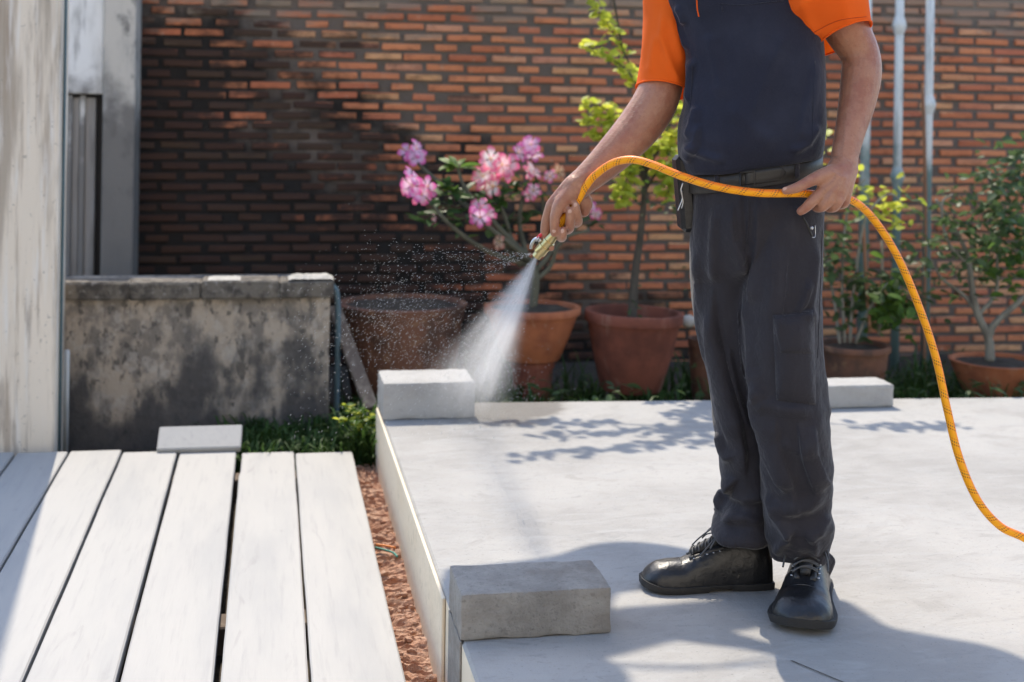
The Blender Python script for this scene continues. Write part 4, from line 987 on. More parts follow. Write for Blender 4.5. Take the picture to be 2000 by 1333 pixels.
# arm hair along the lit edge
mb = MB()
Vb = get_co(me) + np.array(ORG); Nb = get_no(me); xb, yb, zb = proj_np(Vb)
sel = [i for i in range(len(Vb)) if ((1085 < xb[i] < 1300 and 180 < yb[i] < 390) or (1600 < xb[i] < 1730 and 120 < yb[i] < 320)) and abs((Nb[i] * np.array(Fv)).sum()) < .85]
random.shuffle(sel)
for i in sel[:3000]:
    p = Vector(Vb[i]); n_ = Vector(Nb[i]); t = (Rv * (-.5 if xb[i] < 1400 else .1) - Uv * .7); t = (t - n_ * t.dot(n_)); ln = random.uniform(.006, .013)
    q = p + n_ * ln * .55 + t.normalized() * ln * .6 + Vector((random.gauss(0, .0015), random.gauss(0, .0015), random.gauss(0, .0015))); s = n_.cross(t).normalized() * .00036
    mb.add([p - s, p + s, q], [(0, 1, 2)])
tag(mb.build('arm_hair', M['arm_hair'], person), kind='stuff')

# ---- trousers
tr = MB()
V, Fc = loft([(318, 1352, 1594, 2.90, .118, -.15), (345, 1349, 1599, 2.90, .121, -.12), (400, 1349, 1607, 2.90, .128, -.06), (460, 1348, 1606, 2.90, .129), (510, 1352, 1603, 2.90, .115), (550, 1362, 1596, 2.90, .085), (585, 1385, 1580, 2.90, .04)], 64); tr.add(V, Fc)
LEGL = [(400, 1442, 1607, 2.885, .108), (450, 1438, 1606, 2.878, .116), (520, 1438, 1603, 2.865, .118), (600, 1446, 1600, 2.85, .108), (680, 1454, 1600, 2.84, .104), (760, 1463, 1608, 2.835, .100), (800, 1472, 1611, 2.83, .097), (870, 1486, 1616, 2.845, .09), (960, 1492, 1623, 2.875, .086), (1030, 1499, 1621, 2.90, .082), (1062, 1504, 1616, 2.915, .080), (1084, 1506, 1614, 2.925, .078)]
LEGR = [(400, 1351, 1510, 2.915, .108), (450, 1349, 1510, 2.922, .116), (520, 1351, 1506, 2.935, .116), (600, 1356, 1500, 2.95, .108), (680, 1370, 1498, 2.96, .102), (760, 1386, 1498, 2.97, .097), (850, 1400, 1501, 2.98, .09), (925, 1410, 1503, 2.985, .086), (962, 1421, 1504, 2.99, .084), (988, 1408, 1504, 2.99, .088), (1008, 1406, 1504, 2.99, .088), (1024, 1392, 1503, 2.985, .092), (1040, 1390, 1502, 2.98, .094)]
for L_ in (LEGL, LEGR):
    V, Fc = loft(L_, 56, 6, 2.2); tr.add(V, Fc)
me = baked(mesh_of('t', tr.v, tr.f), [('REMESH', dict(mode='VOXEL', voxel_size=.0032, use_smooth_shade=True)), ('SMOOTH', dict(factor=.5, iterations=6))], 'trousers')
V = get_co(me); N = get_no(me); x, y, z = proj_np(V)
a = nz(V, (9, 9, 2.6), 4); b = nz(V, (22, 22, 5), 8); c = nz(V, (7, 7, 16), 21); e = nz(V, (16, 16, 34), 33)
low = np.clip((y - 860) / 160, 0, 1); hip = np.clip(1 - abs(y - 560) / 120, 0, 1); knee = np.clip(1 - abs(y - 800) / 90, 0, 1)
rid = 1 - np.abs(nz(V, (6, 6, 13), 51)) * 2
set_co(me, V + N * ((.0075 * a + .0045 * b) + (.009 * c + .005 * e + .006 * rid) * (low * 1.0 + knee * .6 + hip * .25))[:, None])
folds(me, [([(1392, 540), (1398, 640), (1420, 740), (1444, 830), (1455, 880), (1455, 945)], 0.0188, 8.0, 'step'),
           ([(1356, 480), (1362, 560), (1366, 650), (1382, 740)], 0.0087, 7.9, 'ridge'), ([(1400, 400), (1392, 480), (1394, 560)], 0.0087, 8.9, 'ridge'),
           ([(1430, 390), (1438, 470), (1452, 500), (1462, 545)], 0.0146, 8.0, 'step'), ([(1450, 560), (1452, 640), (1462, 720), (1480, 760), (1490, 790)], 0.0145, 12.2, 'ridge'),
           ([(1475, 780), (1530, 800), (1590, 802)], 0.0087, 13.3, 'ridge'), ([(1460, 745), (1474, 800), (1492, 870), (1520, 930), (1536, 965)], 0.0168, 7.1, 'stepl'),
           ([(1588, 830), (1590, 880), (1606, 930), (1622, 950)], 0.0146, 7.1, 'step'), ([(1580, 540), (1570, 585), (1560, 610), (1590, 618)], 0.0101, 6.6, 'ridge'),
           ([(1596, 470), (1590, 540), (1582, 600), (1592, 640)], 0.0087, 7.9, 'ridge'), ([(1400, 840), (1412, 880), (1428, 905)], 0.0130, 8.9, 'ridge'),
           ([(1440, 930), (1424, 960), (1406, 990), (1402, 1005)], 0.0210, 8.0, 'step'), ([(1410, 1030), (1430, 1010), (1460, 1012), (1495, 1030)], 0.0116, 10.0, 'ridge'),
           ([(1500, 955), (1512, 1000), (1535, 1035), (1548, 1050)], 0.0145, 10.0, 'ridge'), ([(1512, 1085), (1530, 1062), (1546, 1050)], 0.0101, 8.9, 'ridge'),
           ([(1620, 1000), (1600, 1040), (1570, 1052)], 0.0101, 10.0, 'ridge'), ([(1590, 1050), (1592, 1090)], 0.0087, 7.9, 'ridge'), ([(1520, 860), (1560, 880), (1600, 872)], 0.0072, 13.3, 'ridge'),
           ([(1505, 980), (1530, 1000), (1580, 990), (1615, 960)], 0.0087, 11.2, 'ridge'), ([(1510, 430), (1512, 540), (1506, 640)], 0.0058, 15.6, 'ridge'),
           ([(1450, 350), (1454, 440), (1462, 500)], -0.0058, 5.6, 'ridge'), ([(1425, 960), (1455, 975), (1495, 970)], 0.0101, 10.0, 'ridge'),
           ([(1478, 380), (1476, 460), (1470, 540), (1462, 600)], .012, 8, 'stepl'), ([(1536, 470), (1530, 560), (1520, 640), (1506, 740)], .008, 12, 'step'), ([(1376, 600), (1386, 700), (1406, 800), (1430, 880)], .010, 9, 'stepl'),
           ([(1420, 660), (1440, 760), (1466, 850)], .009, 8, 'step'), ([(1560, 820), (1572, 900), (1600, 980)], .009, 9, 'stepl'), ([(1510, 800), (1522, 880), (1548, 960), (1562, 1020)], .008, 10, 'step')])
me = baked(me, [('DECIMATE', dict(ratio=.6))], 'trousers')
me.polygons.foreach_set('use_smooth', [True] * len(me.polygons))
trousers = link('trousers', me, M['trouser'], person); bv_tr = bvh_of(trousers)
def drape(bv, outline_fn, nu, nv, off, thick, name, mat, parent, puff=0.0):
    """a patch of cloth laid over a surface: outline_fn(u, v) gives the photo place of each grid point"""
    V, ok = [], True
    for j in range(nv + 1):
        for i in range(nu + 1):
            u, v = i / nu, j / nv; px, py = outline_fn(u, v); e = min(u, 1 - u, v, 1 - v); k = min(1, e * 9)
            h = hit(bv, px, py, off * k + thick * .2 + puff * math.sin(math.pi * u) * math.sin(math.pi * v))
            if h is None: h = V[-1] if V else atd(px, py, 2.85)
            V.append(h)
    W = nu + 1; Fc = [(j * W + i, (j + 1) * W + i, (j + 1) * W + i + 1, j * W + i + 1) for j in range(nv) for i in range(nu)]
    back = [v + ray(*proj(v)[:2]).normalized() * (off + thick + .004) for v in V]; n = len(V)
    bord = [i for i in range(W)] + [j * W + nu for j in range(1, nv + 1)] + [nv * W + i for i in range(nu - 1, -1, -1)] + [j * W for j in range(nv - 1, 0, -1)]
    Fc += [(bord[i], bord[(i + 1) % len(bord)], bord[(i + 1) % len(bord)] + n, bord[i] + n) for i in range(len(bord))]
    mb = MB(); mb.add(V + back, Fc); return mb.build(name, M[mat], parent)
def quad(a, b, c, d):
    return lambda u, v: ((1 - v) * ((1 - u) * a[0] + u * b[0]) + v * ((1 - u) * d[0] + u * c[0]), (1 - v) * ((1 - u) * a[1] + u * b[1]) + v * ((1 - u) * d[1] + u * c[1]))
pk = drape(bv_tr, quad((1509, 616), (1591, 606), (1594, 792), (1516, 782)), 16, 26, .010, .003, 'cargo_pocket', 'trouser', trousers, .006)
drape(bvh_of(pk), quad((1507, 612), (1594, 604), (1588, 692), (1524, 690)), 16, 14, .004, .002, 'pocket_flap', 'trouser', trousers, .003)
def seam(bv, pts, r, name, mat, parent, off=.0005):
    P = [hit(bv, *q[:2], off) for q in spline(pts, 8)]; P = [p for p in P if p is not None]
    mb = MB(); mb.tube(P, r, 5); return mb.build(name, M[mat], parent)
seam(bv_tr, [(1568, 424), (1577, 440), (1586, 462)], .0022, 'pocket_seam', 'belt', trousers); seam(bv_tr, [(1592, 440), (1592, 462), (1586, 464)], .001, 'pocket_seam', 'steel', trousers)
c = hit(bv_tr, 1585, 446, .002); V, Fc = sph(c, .0042, (1, 1, 1), 10, 8); mb = MB(); mb.add(V, Fc); mb.build('rivet', M['steel'], trousers)
seam(bv_tr, [(1606, 450), (1602, 560), (1597, 700)], .0014, 'side_seam', 'trouser', trousers)
# flared back hem of the near trouser leg
def hemflap():
    mb = MB(); V = []; n, m_ = 10, 12
    for jj in range(m_ + 1):
        v = jj / m_; xl, xr = 1580 + 18 * v, 1613 + 26 * math.sin(min(1, v * 2.4) * math.pi / 2) * (1 - v) ** .6 - 4 * v
        for ii in range(n + 1):
            u = ii / n; V.append(atd(xl + (xr - xl) * u, 1076 + 62 * v - 6 * (1 - u) * v, 2.925 - .07 * (1 - u) ** 1.5 * (1 - .3 * v) + .012 * u * v))
    mb.add(V, [(a * (n + 1) + b, (a + 1) * (n + 1) + b, (a + 1) * (n + 1) + b + 1, a * (n + 1) + b + 1) for a in range(m_) for b in range(n)])
    o = mb.build('trouser_hem', M['trouser'], trousers); sm = o.modifiers.new('thick', 'SOLIDIFY'); sm.thickness = .003; sm.offset = 0
hemflap()

# ---- belt, buckle, pouch, keys
def belt():
    rows = []; V = []; n = 120; hh = .0205
    for k in range(n):
        t = 2 * math.pi * k / n; c, s = math.cos(t), math.sin(t); cx, hw = 1474, 127.5
        p = atd(cx + hw * c, 340 - .155 * hw * c, 2.90) + Fv * (.1255 * s)
        o = (Rv * c + Fv * s).normalized()
        V.append([p + Uv * hh - o * .001, p + Uv * (hh - .002) + o * .0035, p - Uv * (hh - .002) + o * .0035, p - Uv * hh - o * .001])
    VV = [q for r in V for q in r]
    mb = MB(); mb.add(VV, [(k * 4 + j, ((k + 1) % n) * 4 + j, ((k + 1) % n) * 4 + j + 1, k * 4 + j + 1) for k in range(n) for j in range(3)]); return mb.build('belt', M['belt'], person)
blt = belt(); bv_b = bvh_of(blt)
tip = lambda u, v: (1455 + 80 * u, 349 - 12 * u + (v - .5) * 30 * (1 if u < .8 else max(.12, 1 - ((u - .8) / .2) ** 2)))
drape(bv_b, tip, 22, 6, .004, .002, 'belt_tip', 'belt', blt)
mb = MB(); P = [hit(bv_b, *q, .005) for q in ((1446, 338), (1474, 334), (1474, 362), (1446, 366), (1446, 338))]
if all(p is not None for p in P): mb.tube(P, .0024, 8); mb.build('buckle', M['belt'], blt)
for px in (1557, 1400):
    yy = 340 - .155 * (px - 1474); drape(bv_b, quad((px - 5, yy - 22), (px + 5, yy - 22), (px + 5, yy + 23), (px - 5, yy + 23)), 4, 8, .004, .002, 'belt_loop', 'trouser', trousers)
pc = atd(1341, 378, 2.93)
mb = MB(); V, Fc = bevel_box((-.022, -.045, -.082), (.014, .045, .085), .009)
T = Matrix.Rotation(-.1, 3, 'Y'); mb.add([pc + Rv * (T @ Vector(v)).x + Fv * (T @ Vector(v)).y + Uv * (T @ Vector(v)).z for v in V], Fc)
pch = mb.build('belt_pouch', M['leather'], person, smooth=False)
mb = MB(); mb.tube(spline([pc + Rv * -.012 + Uv * .086 - Fv * .05, pc + Rv * .004 + Uv * .1 - Fv * .05, pc + Rv * .014 + Uv * .085 - Fv * .05], 5), .0025, 6); mb.build('clip', M['steel'], pch)
mb = MB(); mb.tube(spline([atd(1334, 358, 2.86), atd(1330, 372, 2.86), atd(1333, 388, 2.86), atd(1328, 402, 2.86), atd(1324, 412, 2.86)], 5), .0016, 6); mb.tube(spline([atd(1331, 372, 2.86), atd(1334, 395, 2.86), atd(1331, 408, 2.86)], 5), .0014, 6); mb.build('key_chain', M['steel'], person)

# ---- shirt
rows = [(324, 1342, 1601, 2.90, .128, -.15), (314, 1337, 1604, 2.90, .138, -.15), (297, 1333, 1606, 2.90, .145, -.13), (268, 1325, 1607, 2.90, .152, -.1), (232, 1327, 1607, 2.90, .152, -.08), (190, 1336, 1607, 2.90, .150, -.06), (150, 1340, 1607, 2.90, .148, -.04), (100, 1333, 1605, 2.90, .146), (50, 1320, 1602, 2.90, .143), (0, 1302, 1602, 2.90, .141), (-60, 1303, 1608, 2.90, .136), (-105, 1318, 1598, 2.90, .12), (-135, 1352, 1568, 2.905, .10), (-155, 1385, 1532, 2.91, .08), (-172, 1396, 1520, 2.91, .07)]
V, Fc = loft(rows, 200, 14, 2.3, closed_caps=False)
me = mesh_of('shirt', V, Fc)
Vn = get_co(me); N = get_no(me); x, y, z = proj_np(Vn)
if (N * (Vn - np.array(atd(1470, 150, 2.9)))).sum() < 0: me.flip_normals(); N = get_no(me)
wst = np.clip((y - 120) / 180, 0, 1)
a = nz(Vn, (6, 6, 3), 2); b = nz(Vn, (14, 14, 6), 6); c = nz(Vn, (9, 9, 20), 9)
set_co(me, Vn + N * (.008 * a + .004 * b + .005 * c * wst)[:, None])
folds(me, [([(1358, 112), (1350, 160), (1342, 205)], 0.0120, 6.3, 'step'), ([(1364, 205), (1356, 240), (1345, 275)], 0.0135, 9.0, 'ridge'), ([(1366, 240), (1362, 285), (1342, 322)], 0.0135, 6.3, 'step'),
           ([(1590, 110), (1580, 170), (1565, 230), (1556, 285)], 0.0090, 7.2, 'stepl'), ([(1600, 240), (1575, 280), (1540, 300)], 0.0090, 9.0, 'ridge'), ([(1330, 285), (1370, 300), (1420, 318)], 0.0090, 8.1, 'ridge'),
           ([(1420, 200), (1470, 250), (1520, 290)], 0.0060, 16.2, 'ridge'), ([(1380, 60), (1400, 120), (1410, 200)], 0.0060, 12.6, 'ridge'), ([(1310, 20), (1330, 60), (1345, 100)], 0.0090, 6.3, 'step'), ([(1320, 10), (1332, 30), (1338, 50)], 0.0090, 5.4, 'ridge'),
           ([(1540, 60), (1500, 140), (1470, 240)], 0.0060, 14.4, 'ridge')])
shirt = link('shirt', me, M['navy'], person); sm = shirt.modifiers.new('thick', 'SOLIDIFY'); sm.thickness = .0025; sm.offset = -1
bv_sh = bvh_of(shirt)
seam(bv_sh, [(1360, -60), (1361, 0), (1362, 18), (1365, 33)], .0016, 'orange_piping', 'orange', shirt)
seam(bv_sh, [(1405, 8), (1450, 10), (1490, 6), (1530, 2)], .0009, 'pocket_stitch', 'navy', shirt); seam(bv_sh, [(1410, 12), (1411, 24)], .0012, 'pen_slot', 'navy', shirt)
for yy in (-35, -90):
    c = hit(bv_sh, 1372, yy, .001)
    if c: mb = MB(); mb.lathe([(0, 0), (.005, 0), (.005, .002), (0, .0025)], c, -Fv, 14); mb.build('button', M['button'], shirt)
mb = MB(); mb.lathe([(.068, -.02), (.070, .01), (.066, .035), (.078, .012), (.086, -.018)], atd(1457, -165, 2.908), (0, 0, 1), 30); o = mb.build('collar', M['orange'], person); sm = o.modifiers.new('thick', 'SOLIDIFY'); sm.thickness = .003
def sleeve(rings, name, fold_specs, hem):
    """rings: (centre px, py, depth, axis direction px, half width along it in m, half depth in m)"""
    V = []; n = 72; Q = spline(rings, 10)
    for px, py, d, ax, ay, hw, dd, tl in Q:
        c = atd(px, py, d); u = (Rv * ax - Uv * ay).normalized(); nrm = (Fv - Uv * tl + Rv * 0).normalized()
        for k in range(n):
            t = 2 * math.pi * k / n; V.append(c + u * hw * math.cos(t) + nrm * dd * math.sin(t))
    m_ = len(Q); Fc = [(i * n + k, (i + 1) * n + k, (i + 1) * n + (k + 1) % n, i * n + (k + 1) % n) for i in range(m_ - 1) for k in range(n)]
    me = mesh_of(name, V, Fc); cen = np.array(get_co(me)).mean(0); N = get_no(me)
    if (N * (get_co(me) - cen)).sum() < 0: me.flip_normals(); N = get_no(me)
    Vn = get_co(me); set_co(me, Vn + N * (.005 * nz(Vn, (10, 10, 6), 3) + .003 * nz(Vn, (24, 24, 12), 5))[:, None])
    folds(me, fold_specs); o = link(name, me, M['orange'], person)
    last = [Vector(v.co) + ORG for v in me.vertices[-n:]]; hb = MB(); hb.tube(last + [last[0]], .0024, 6, cap=False); hb.build('sleeve_hem', M['orange'], o)
    return o
slR = sleeve([(1345, -105, 2.95, 1, -.5, .066, .085, 0), (1320, -40, 2.955, 1, -.25, .072, .085, 0), (1311, 40, 2.95, 1, .0, .060, .082, 0), (1303, 110, 2.945, 1, .10, .057, .078, .1), (1294, 176, 2.94, 1, .16, .058, .074, .25)], 'sleeve',
             [([(1298, 10), (1293, 70), (1310, 130), (1328, 170)], .009, 6, 'ridge'), ([(1285, 60), (1275, 110), (1270, 150)], .006, 8, 'ridge'), ([(1255, 152), (1280, 166), (1330, 170)], -.0015, 2, 'ridge'), ([(1305, 20), (1320, 80), (1335, 130)], .006, 8, 'ridge')], None)
slL = sleeve([(1535, -125, 2.865, 1, -.9, .08, .10, 0), (1573, -75, 2.845, 1, -.75, .098, .108, 0), (1596, -20, 2.835, 1, -.6, .100, .112, 0), (1618, 25, 2.845, 1, -.5, .088, .100, .15), (1645, 75, 2.86, 1, -.4, .0655, .080, .35)], 'sleeve',
             [([(1560, -10), (1580, 40), (1595, 75)], .008, 8, 'ridge'), ([(1578, 72), (1620, 48), (1690, 30)], -.0016, 2, 'ridge'), ([(1548, 8), (1558, 30), (1580, 60)], .006, 6, 'ridge'), ([(1640, -30), (1650, 10), (1655, 50)], .004, 12, 'ridge')], None)

bl_, br_ = bvh_of(slL), bvh_of(slR)
seam(bl_, [(1577, 73), (1600, 58), (1640, 40), (1692, 33)], .0008, 'hem_stitch', 'stitch', slL); seam(br_, [(1256, 156), (1285, 168), (1330, 172)], .0008, 'hem_stitch', 'stitch', slR)
seam(bv_sh, [(1592, 120), (1588, 200), (1586, 285)], .0010, 'side_seam', 'navy', shirt); seam(bv_sh, [(1352, 130), (1350, 180), (1345, 240)], .0010, 'side_seam', 'navy', shirt)
seam(bv_tr, [(1461, 372), (1462, 430), (1458, 480), (1452, 520)], .0012, 'fly_seam', 'trouser', trousers)

# ---- shoes
def make_shoe():
    """toe along +x, length 1 unit = 0.30 m, built at the origin with the heel at x = 0"""
    L = .292; root = bpy.data.objects.new('shoe', None)
    hw = [(0, .026), (.04, .031), (.15, .035), (.3, .034), (.45, .037), (.6, .043), (.72, .048), (.82, .049), (.90, .045), (.96, .033), (1, .012)]
    def wv(s): return float(np.interp(s, [a for a, _ in hw], [b for _, b in hw]))
    top = [(0, .075), (.03, .096), (.1, .108), (.3, .105), (.38, .102), (.48, .090), (.6, .073), (.7, .061), (.8, .060), (.88, .056), (.94, .046), (.98, .034), (1, .022)]
    def hv(s): return float(np.interp(s, [a for a, _ in top], [b for _, b in top]))
    def lift(s): return .010 * max(0, (s - .72) / .28) ** 2
    V = []; n = 40; S_ = np.concatenate([np.linspace(0, .1, 8)[:-1], np.linspace(.1, .85, 30), np.linspace(.85, 1, 12)[1:]])
    for s in S_:
        w_, h, b = wv(s), hv(s), .0135 + lift(s)
        for k in range(n):
            t = math.pi * k / (n - 1); c, q = math.cos(t), math.sin(t)
            ankle = max(0, 1 - abs(s - .17) / .25)
            e = .62 + .25 * ankle
            y = w_ * math.copysign(abs(c) ** (.75), c) * (1 - .22 * q * (1 - ankle * .6)); z = b + (h - b) * q ** e
            p = Vector((s * L, y, z)); g = noise.noise(p * 26) * .0018 + noise.noise(p * 70) * .0007
            crease = -.003 * max(0, 1 - abs(((s - .66) * 18) % 1 - .5) * 5) * (1 if .6 < s < .74 else 0) * q
            V.append(p + Vector((0, math.copysign(g, c), g + crease)))
    m_ = len(S_); Fc = [(i * n + k, i * n + k + 1, (i + 1) * n + k + 1, (i + 1) * n + k) for i in range(m_ - 1) for k in range(n - 1)]
    Fc += [tuple(range(n)), tuple((m_ - 1) * n + k for k in range(n))[::-1], ]
    up = mesh_of('upper', V, Fc)
    # sole with a welt
    V = []; prof = [(.0, .002, .94), (.0, 0, .98), (.006, .0, 1.02), (.013, .0, 1.05), (.0155, .0, 1.04), (.0155, 0, .9)]
    for s in S_:
        w_ = wv(s) * 1.02 + .0035; hl = .000 if (s < .30 or s > .36) else .0
        arch = .006 if .32 < s < .5 else 0
        for z, _, f in prof: V.append(Vector((s * L * 1.018 - .003, w_ * f, z + lift(s) + (arch if z < .01 else 0))))
        for z, _, f in prof[::-1]: V.append(Vector((s * L * 1.018 - .003, -w_ * f, z + lift(s) + (arch if z < .01 else 0))))
    k_ = len(prof) * 2; Fs = [(i * k_ + k, (i + 1) * k_ + k, (i + 1) * k_ + (k + 1) % k_, i * k_ + (k + 1) % k_) for i in range(m_ - 1) for k in range(k_)] + [tuple(range(k_)), tuple((m_ - 1) * k_ + k for k in range(k_))[::-1]]
    sole = mesh_of('sole', V, Fs, smooth=True, auto=35)
    # toe cap seam, quarters, tongue, laces
    def topz(s, y):
        w_, h, b = wv(s), hv(s), .016 + lift(s); r = min(.99, abs(y) / (w_ * .9)); return b + (h - b) * (1 - r ** 2.4) ** .62
    q = MB()
    for sy in (-1, 1):                                            # facing straps either side of the lacing
        P = [Vector((s * L, sy * (.012 + .010 * (s - .34) * -1 + .004), topz(s, .018) + .002)) for s in np.linspace(.36, .64, 9)]; q.tube(P, [.0055] * 9, 8)
        P = [Vector((s * L, sy * wv(s) * .93, topz(s, wv(s) * .82) * .86)) for s in np.linspace(.30, .62, 9)]; q.tube(P, .0016, 6)
    P = [Vector((.70 * L + .012 * (abs(t) ** 2), wv(.72) * .88 * t, topz(.72, wv(.72) * .88 * t) + .0006)) for t in np.linspace(-1, 1, 15)]; q.tube(P, .0018, 6)
    P = [Vector((s * L, 0, topz(s, 0) + .004)) for s in np.linspace(.30, .62, 8)]; q.tube(P, [.012, .013, .013, .013, .012, .012, .010, .008], 10)
    facing = mesh_of('facing', q.v, q.f)
    ey = MB()
    for s in np.linspace(.41, .61, 5):
        for sy in (-1, 1):
            V, Fc = sph((s * L, sy * .0215, topz(s, .021) + .0055), .0028, (1, 1, .6), 8, 5); ey.add(V, Fc)
    eyelet = mesh_of('eyelet', ey.v, ey.f)
    lc = MB()
    for i, s in enumerate(np.linspace(.41, .61, 5)):
        y0 = .021; P = [Vector((s * L + .004 * t, y0 * t, topz(s, 0) + .0165 - .010 * t * t)) for t in np.linspace(-1, 1, 9)]; lc.tube(P, .0017, 6)
        P = [Vector((s * L + .012 * t, y0 * .9 * t, topz(s, 0) + .0185 - .010 * t * t)) for t in np.linspace(-1, 1, 9)]; lc.tube(P, .0016, 6)
    zt = topz(.38, 0) + .016
    for sy in (-1, 1):
        lc.tube(spline([(.38 * L, 0, zt), (.37 * L, sy * .014, zt + .010), (.44 * L, sy * .030, zt + .002), (.50 * L, sy * .036, zt - .022), (.47 * L, sy * .026, zt - .010), (.39 * L, 0, zt + .002)], 7), .0017, 6)
        lc.tube(spline([(.38 * L, 0, zt + .002), (.43 * L, sy * .022, zt + .003), (.52 * L, sy * .034, zt - .020), (.58 * L, sy * .037, zt - .038)], 7), .0017, 6)
    V, Fc = sph((.38 * L, 0, zt), .006, (1, 1.3, .8), 10, 7); lc.add(V, Fc)
    lace = mesh_of('lace', lc.v, lc.f)
    return [('upper', up, 'leather'), ('facing', facing, 'leather_worn'), ('eyelet', eyelet, 'steel'), ('sole', sole, 'rubber'), ('lace', lace, 'lace')]
PARTS = make_shoe()
for nm, me, mt in PARTS: me.materials.append(M[mt])
def place_shoe(heel, fwd, pitch=0.0, mirror=1, roll=0.0, scale=1.0):
    f = Vector(fwd); f.z = 0; f.normalize(); s = Uv.cross(f) * mirror
    mt = Matrix((f, s, Uv)).transposed().to_4x4() @ Matrix.Rotation(-pitch, 4, 'Y') @ Matrix.Rotation(roll, 4, 'X') @ Matrix.Diagonal((scale, scale * (1.0 if mirror > 0 else 1.18), scale, 1))
    root = None
    for nm, me, _ in PARTS:
        o = bpy.data.objects.new('shoe' if root is None else nm, me); COL.objects.link(o)
        if root is None: o.parent = person; o.matrix_local = Matrix.Translation(Vector(heel) - ORG) @ mt; root = o
        else: o.parent = root
        if nm == 'eyelet': o['kind'] = 'stuff'
    return root
hR, tR = atd(1503, 1136, 2.985), atd(1250, 1122, 3.02); hR.z = 0.0005
place_shoe(hR, -Rv - Fv * .10)
hL = atz(1584, 1140, 0); hL.z = .0005
place_shoe(hL, -Fv * 1.0 - Rv * .30, pitch=.02, mirror=-1, scale=1.08)

# ------------------------------------------------------------------ hose, nozzle
def hose_mat():
    m, n, b, out = mk('braided_hose')
    uv = n.nodes.new('ShaderNodeUVMap'); sp = n.nodes.new('ShaderNodeSeparateXYZ'); n.links.new(uv.outputs[0], sp.inputs[0])
    L, a = sp.outputs[0], sp.outputs[1]
    base = mixc(n, smooth(n, smath(n, 'ABSOLUTE', smath(n, 'SUBTRACT', a, .5)), .28, .44), (.98, .40, .006), (.96, .20, .008))
    def band(off, wd, col, base, dash, ph, tw):
        t = smath(n, 'FRACT', smath(n, 'ADD', smath(n, 'ADD', smath(n, 'DIVIDE', L, .034), smath(n, 'MULTIPLY', a, tw)), off))
        m1 = smath(n, 'LESS_THAN', t, wd)
        d = smath(n, 'FRACT', smath(n, 'ADD', smath(n, 'MULTIPLY', a, dash), ph)); m2 = smath(n, 'LESS_THAN', d, .55)
        return mixc(n, smath(n, 'MULTIPLY', smath(n, 'MULTIPLY', m1, m2), .88), base, col)
    c = band(0, .09, (.30, .045, .02), base, 13, 0, 1.0); c = band(.2, .09, (.12, .05, .06), c, 13, .3, 1.0)
    c = band(.38, .05, (.62, .10, .02), c, 13, .6, 1.0)
    n.links.new(c, b.inputs['Base Color']); b.inputs['Roughness'].default_value = .4; b.inputs['Specular IOR Level'].default_value = .3; b.inputs['Coat Weight'].default_value = .05
    w1 = n.nodes.new('ShaderNodeTexWave'); w1.inputs['Scale'].default_value = 1
    cv = n.nodes.new('ShaderNodeCombineXYZ'); n.links.new(smath(n, 'ADD', smath(n, 'MULTIPLY', L, 330), smath(n, 'MULTIPLY', a, 40)), cv.inputs[0]); n.links.new(cv.outputs[0], w1.inputs['Vector'])
    bp = n.nodes.new('ShaderNodeBump'); bp.inputs['Strength'].default_value = .15; bp.inputs['Distance'].default_value = .001; n.links.new(w1.outputs['Fac'], bp.inputs['Height']); n.links.new(bp.outputs[0], b.inputs['Normal'])
    return m
M['hose'] = hose_mat()
G_ = atz(2000, 1050, .0115)
end2 = G_ + Rv * .9 - Fv * .10; end2.z = .0115
HP = [atd(1084, 455, 2.868), atd(1100, 430, 2.860), atd(1125, 397, 2.852), atd(1143, 366, 2.838), atd(1162, 343, 2.825), atd(1195, 320, 2.80), atd(1232, 312, 2.775), atd(1272, 321, 2.75), atd(1330, 344, 2.715), atd(1400, 365, 2.695), atd(1480, 377, 2.695), atd(1565, 378, 2.728), atd(1612, 382, 2.764), atd(1660, 390, 2.79), atd(1703, 425, 2.82), atd(1752, 500, 2.82), atd(1795, 600, 2.82), atd(1828, 700, 2.81), atd(1850, 800, 2.80), atd(1873, 893, 2.79), atd(1908, 975, 2.78), atd(1952, 1027, 2.78), atd(2000, 1051, 2.78), atd(2060, 1085, 2.78), atz(2150, 1155, .0118), atz(2260, 1180, .0118), atz(2500, 1160, .0118)]
Q = spline(HP, 14)
hose = empty('garden_hose', HP[0]); tag(hose, 'long yellow orange braided hose running through both hands down to the terrace', 'hose')
mb = MB(); mb.tube(Q, .0083, 20); mb.build('tube', M['hose'], hose, uv=True)
n0 = atd(1083, 457, 2.868); n1 = atd(1047, 502, 2.885); dv = (n1 - n0).normalized(); Ln = (n1 - n0).length
nz_ = MB(); q = Ln / 60
nz_.lathe([(.0085, -4 * q), (.0098, 0), (.0110, 1 * q), (.0125, 13 * q), (.0125, 17 * q), (.0150, 17.5 * q), (.0152, 21 * q), (.0128, 21.5 * q), (.0128, 31 * q), (.0148, 31.5 * q), (.0148, 34 * q), (.0135, 34.5 * q), (.0138, 47 * q), (.0126, 50 * q), (.0100, 50.5 * q), (.0098, 60 * q), (.006, 60 * q), (.0055, 54 * q)], n0, dv, 28)
noz = nz_.build('nozzle', M['brass'], hose, smooth=True, auto=30)
sd_ = (-Rv * .8 + Uv * .45).normalized(); sd_ = (sd_ - dv * sd_.dot(dv)).normalized(); k0 = n0 + dv * 28 * q
mb = MB(); mb.tube([k0 + sd_ * .012, k0 + sd_ * .020], .0055, 12); mb.tube([k0 + sd_ * .020, k0 + sd_ * .0235], .0075, 8); mb.build('valve_stem', M['steel'], noz)
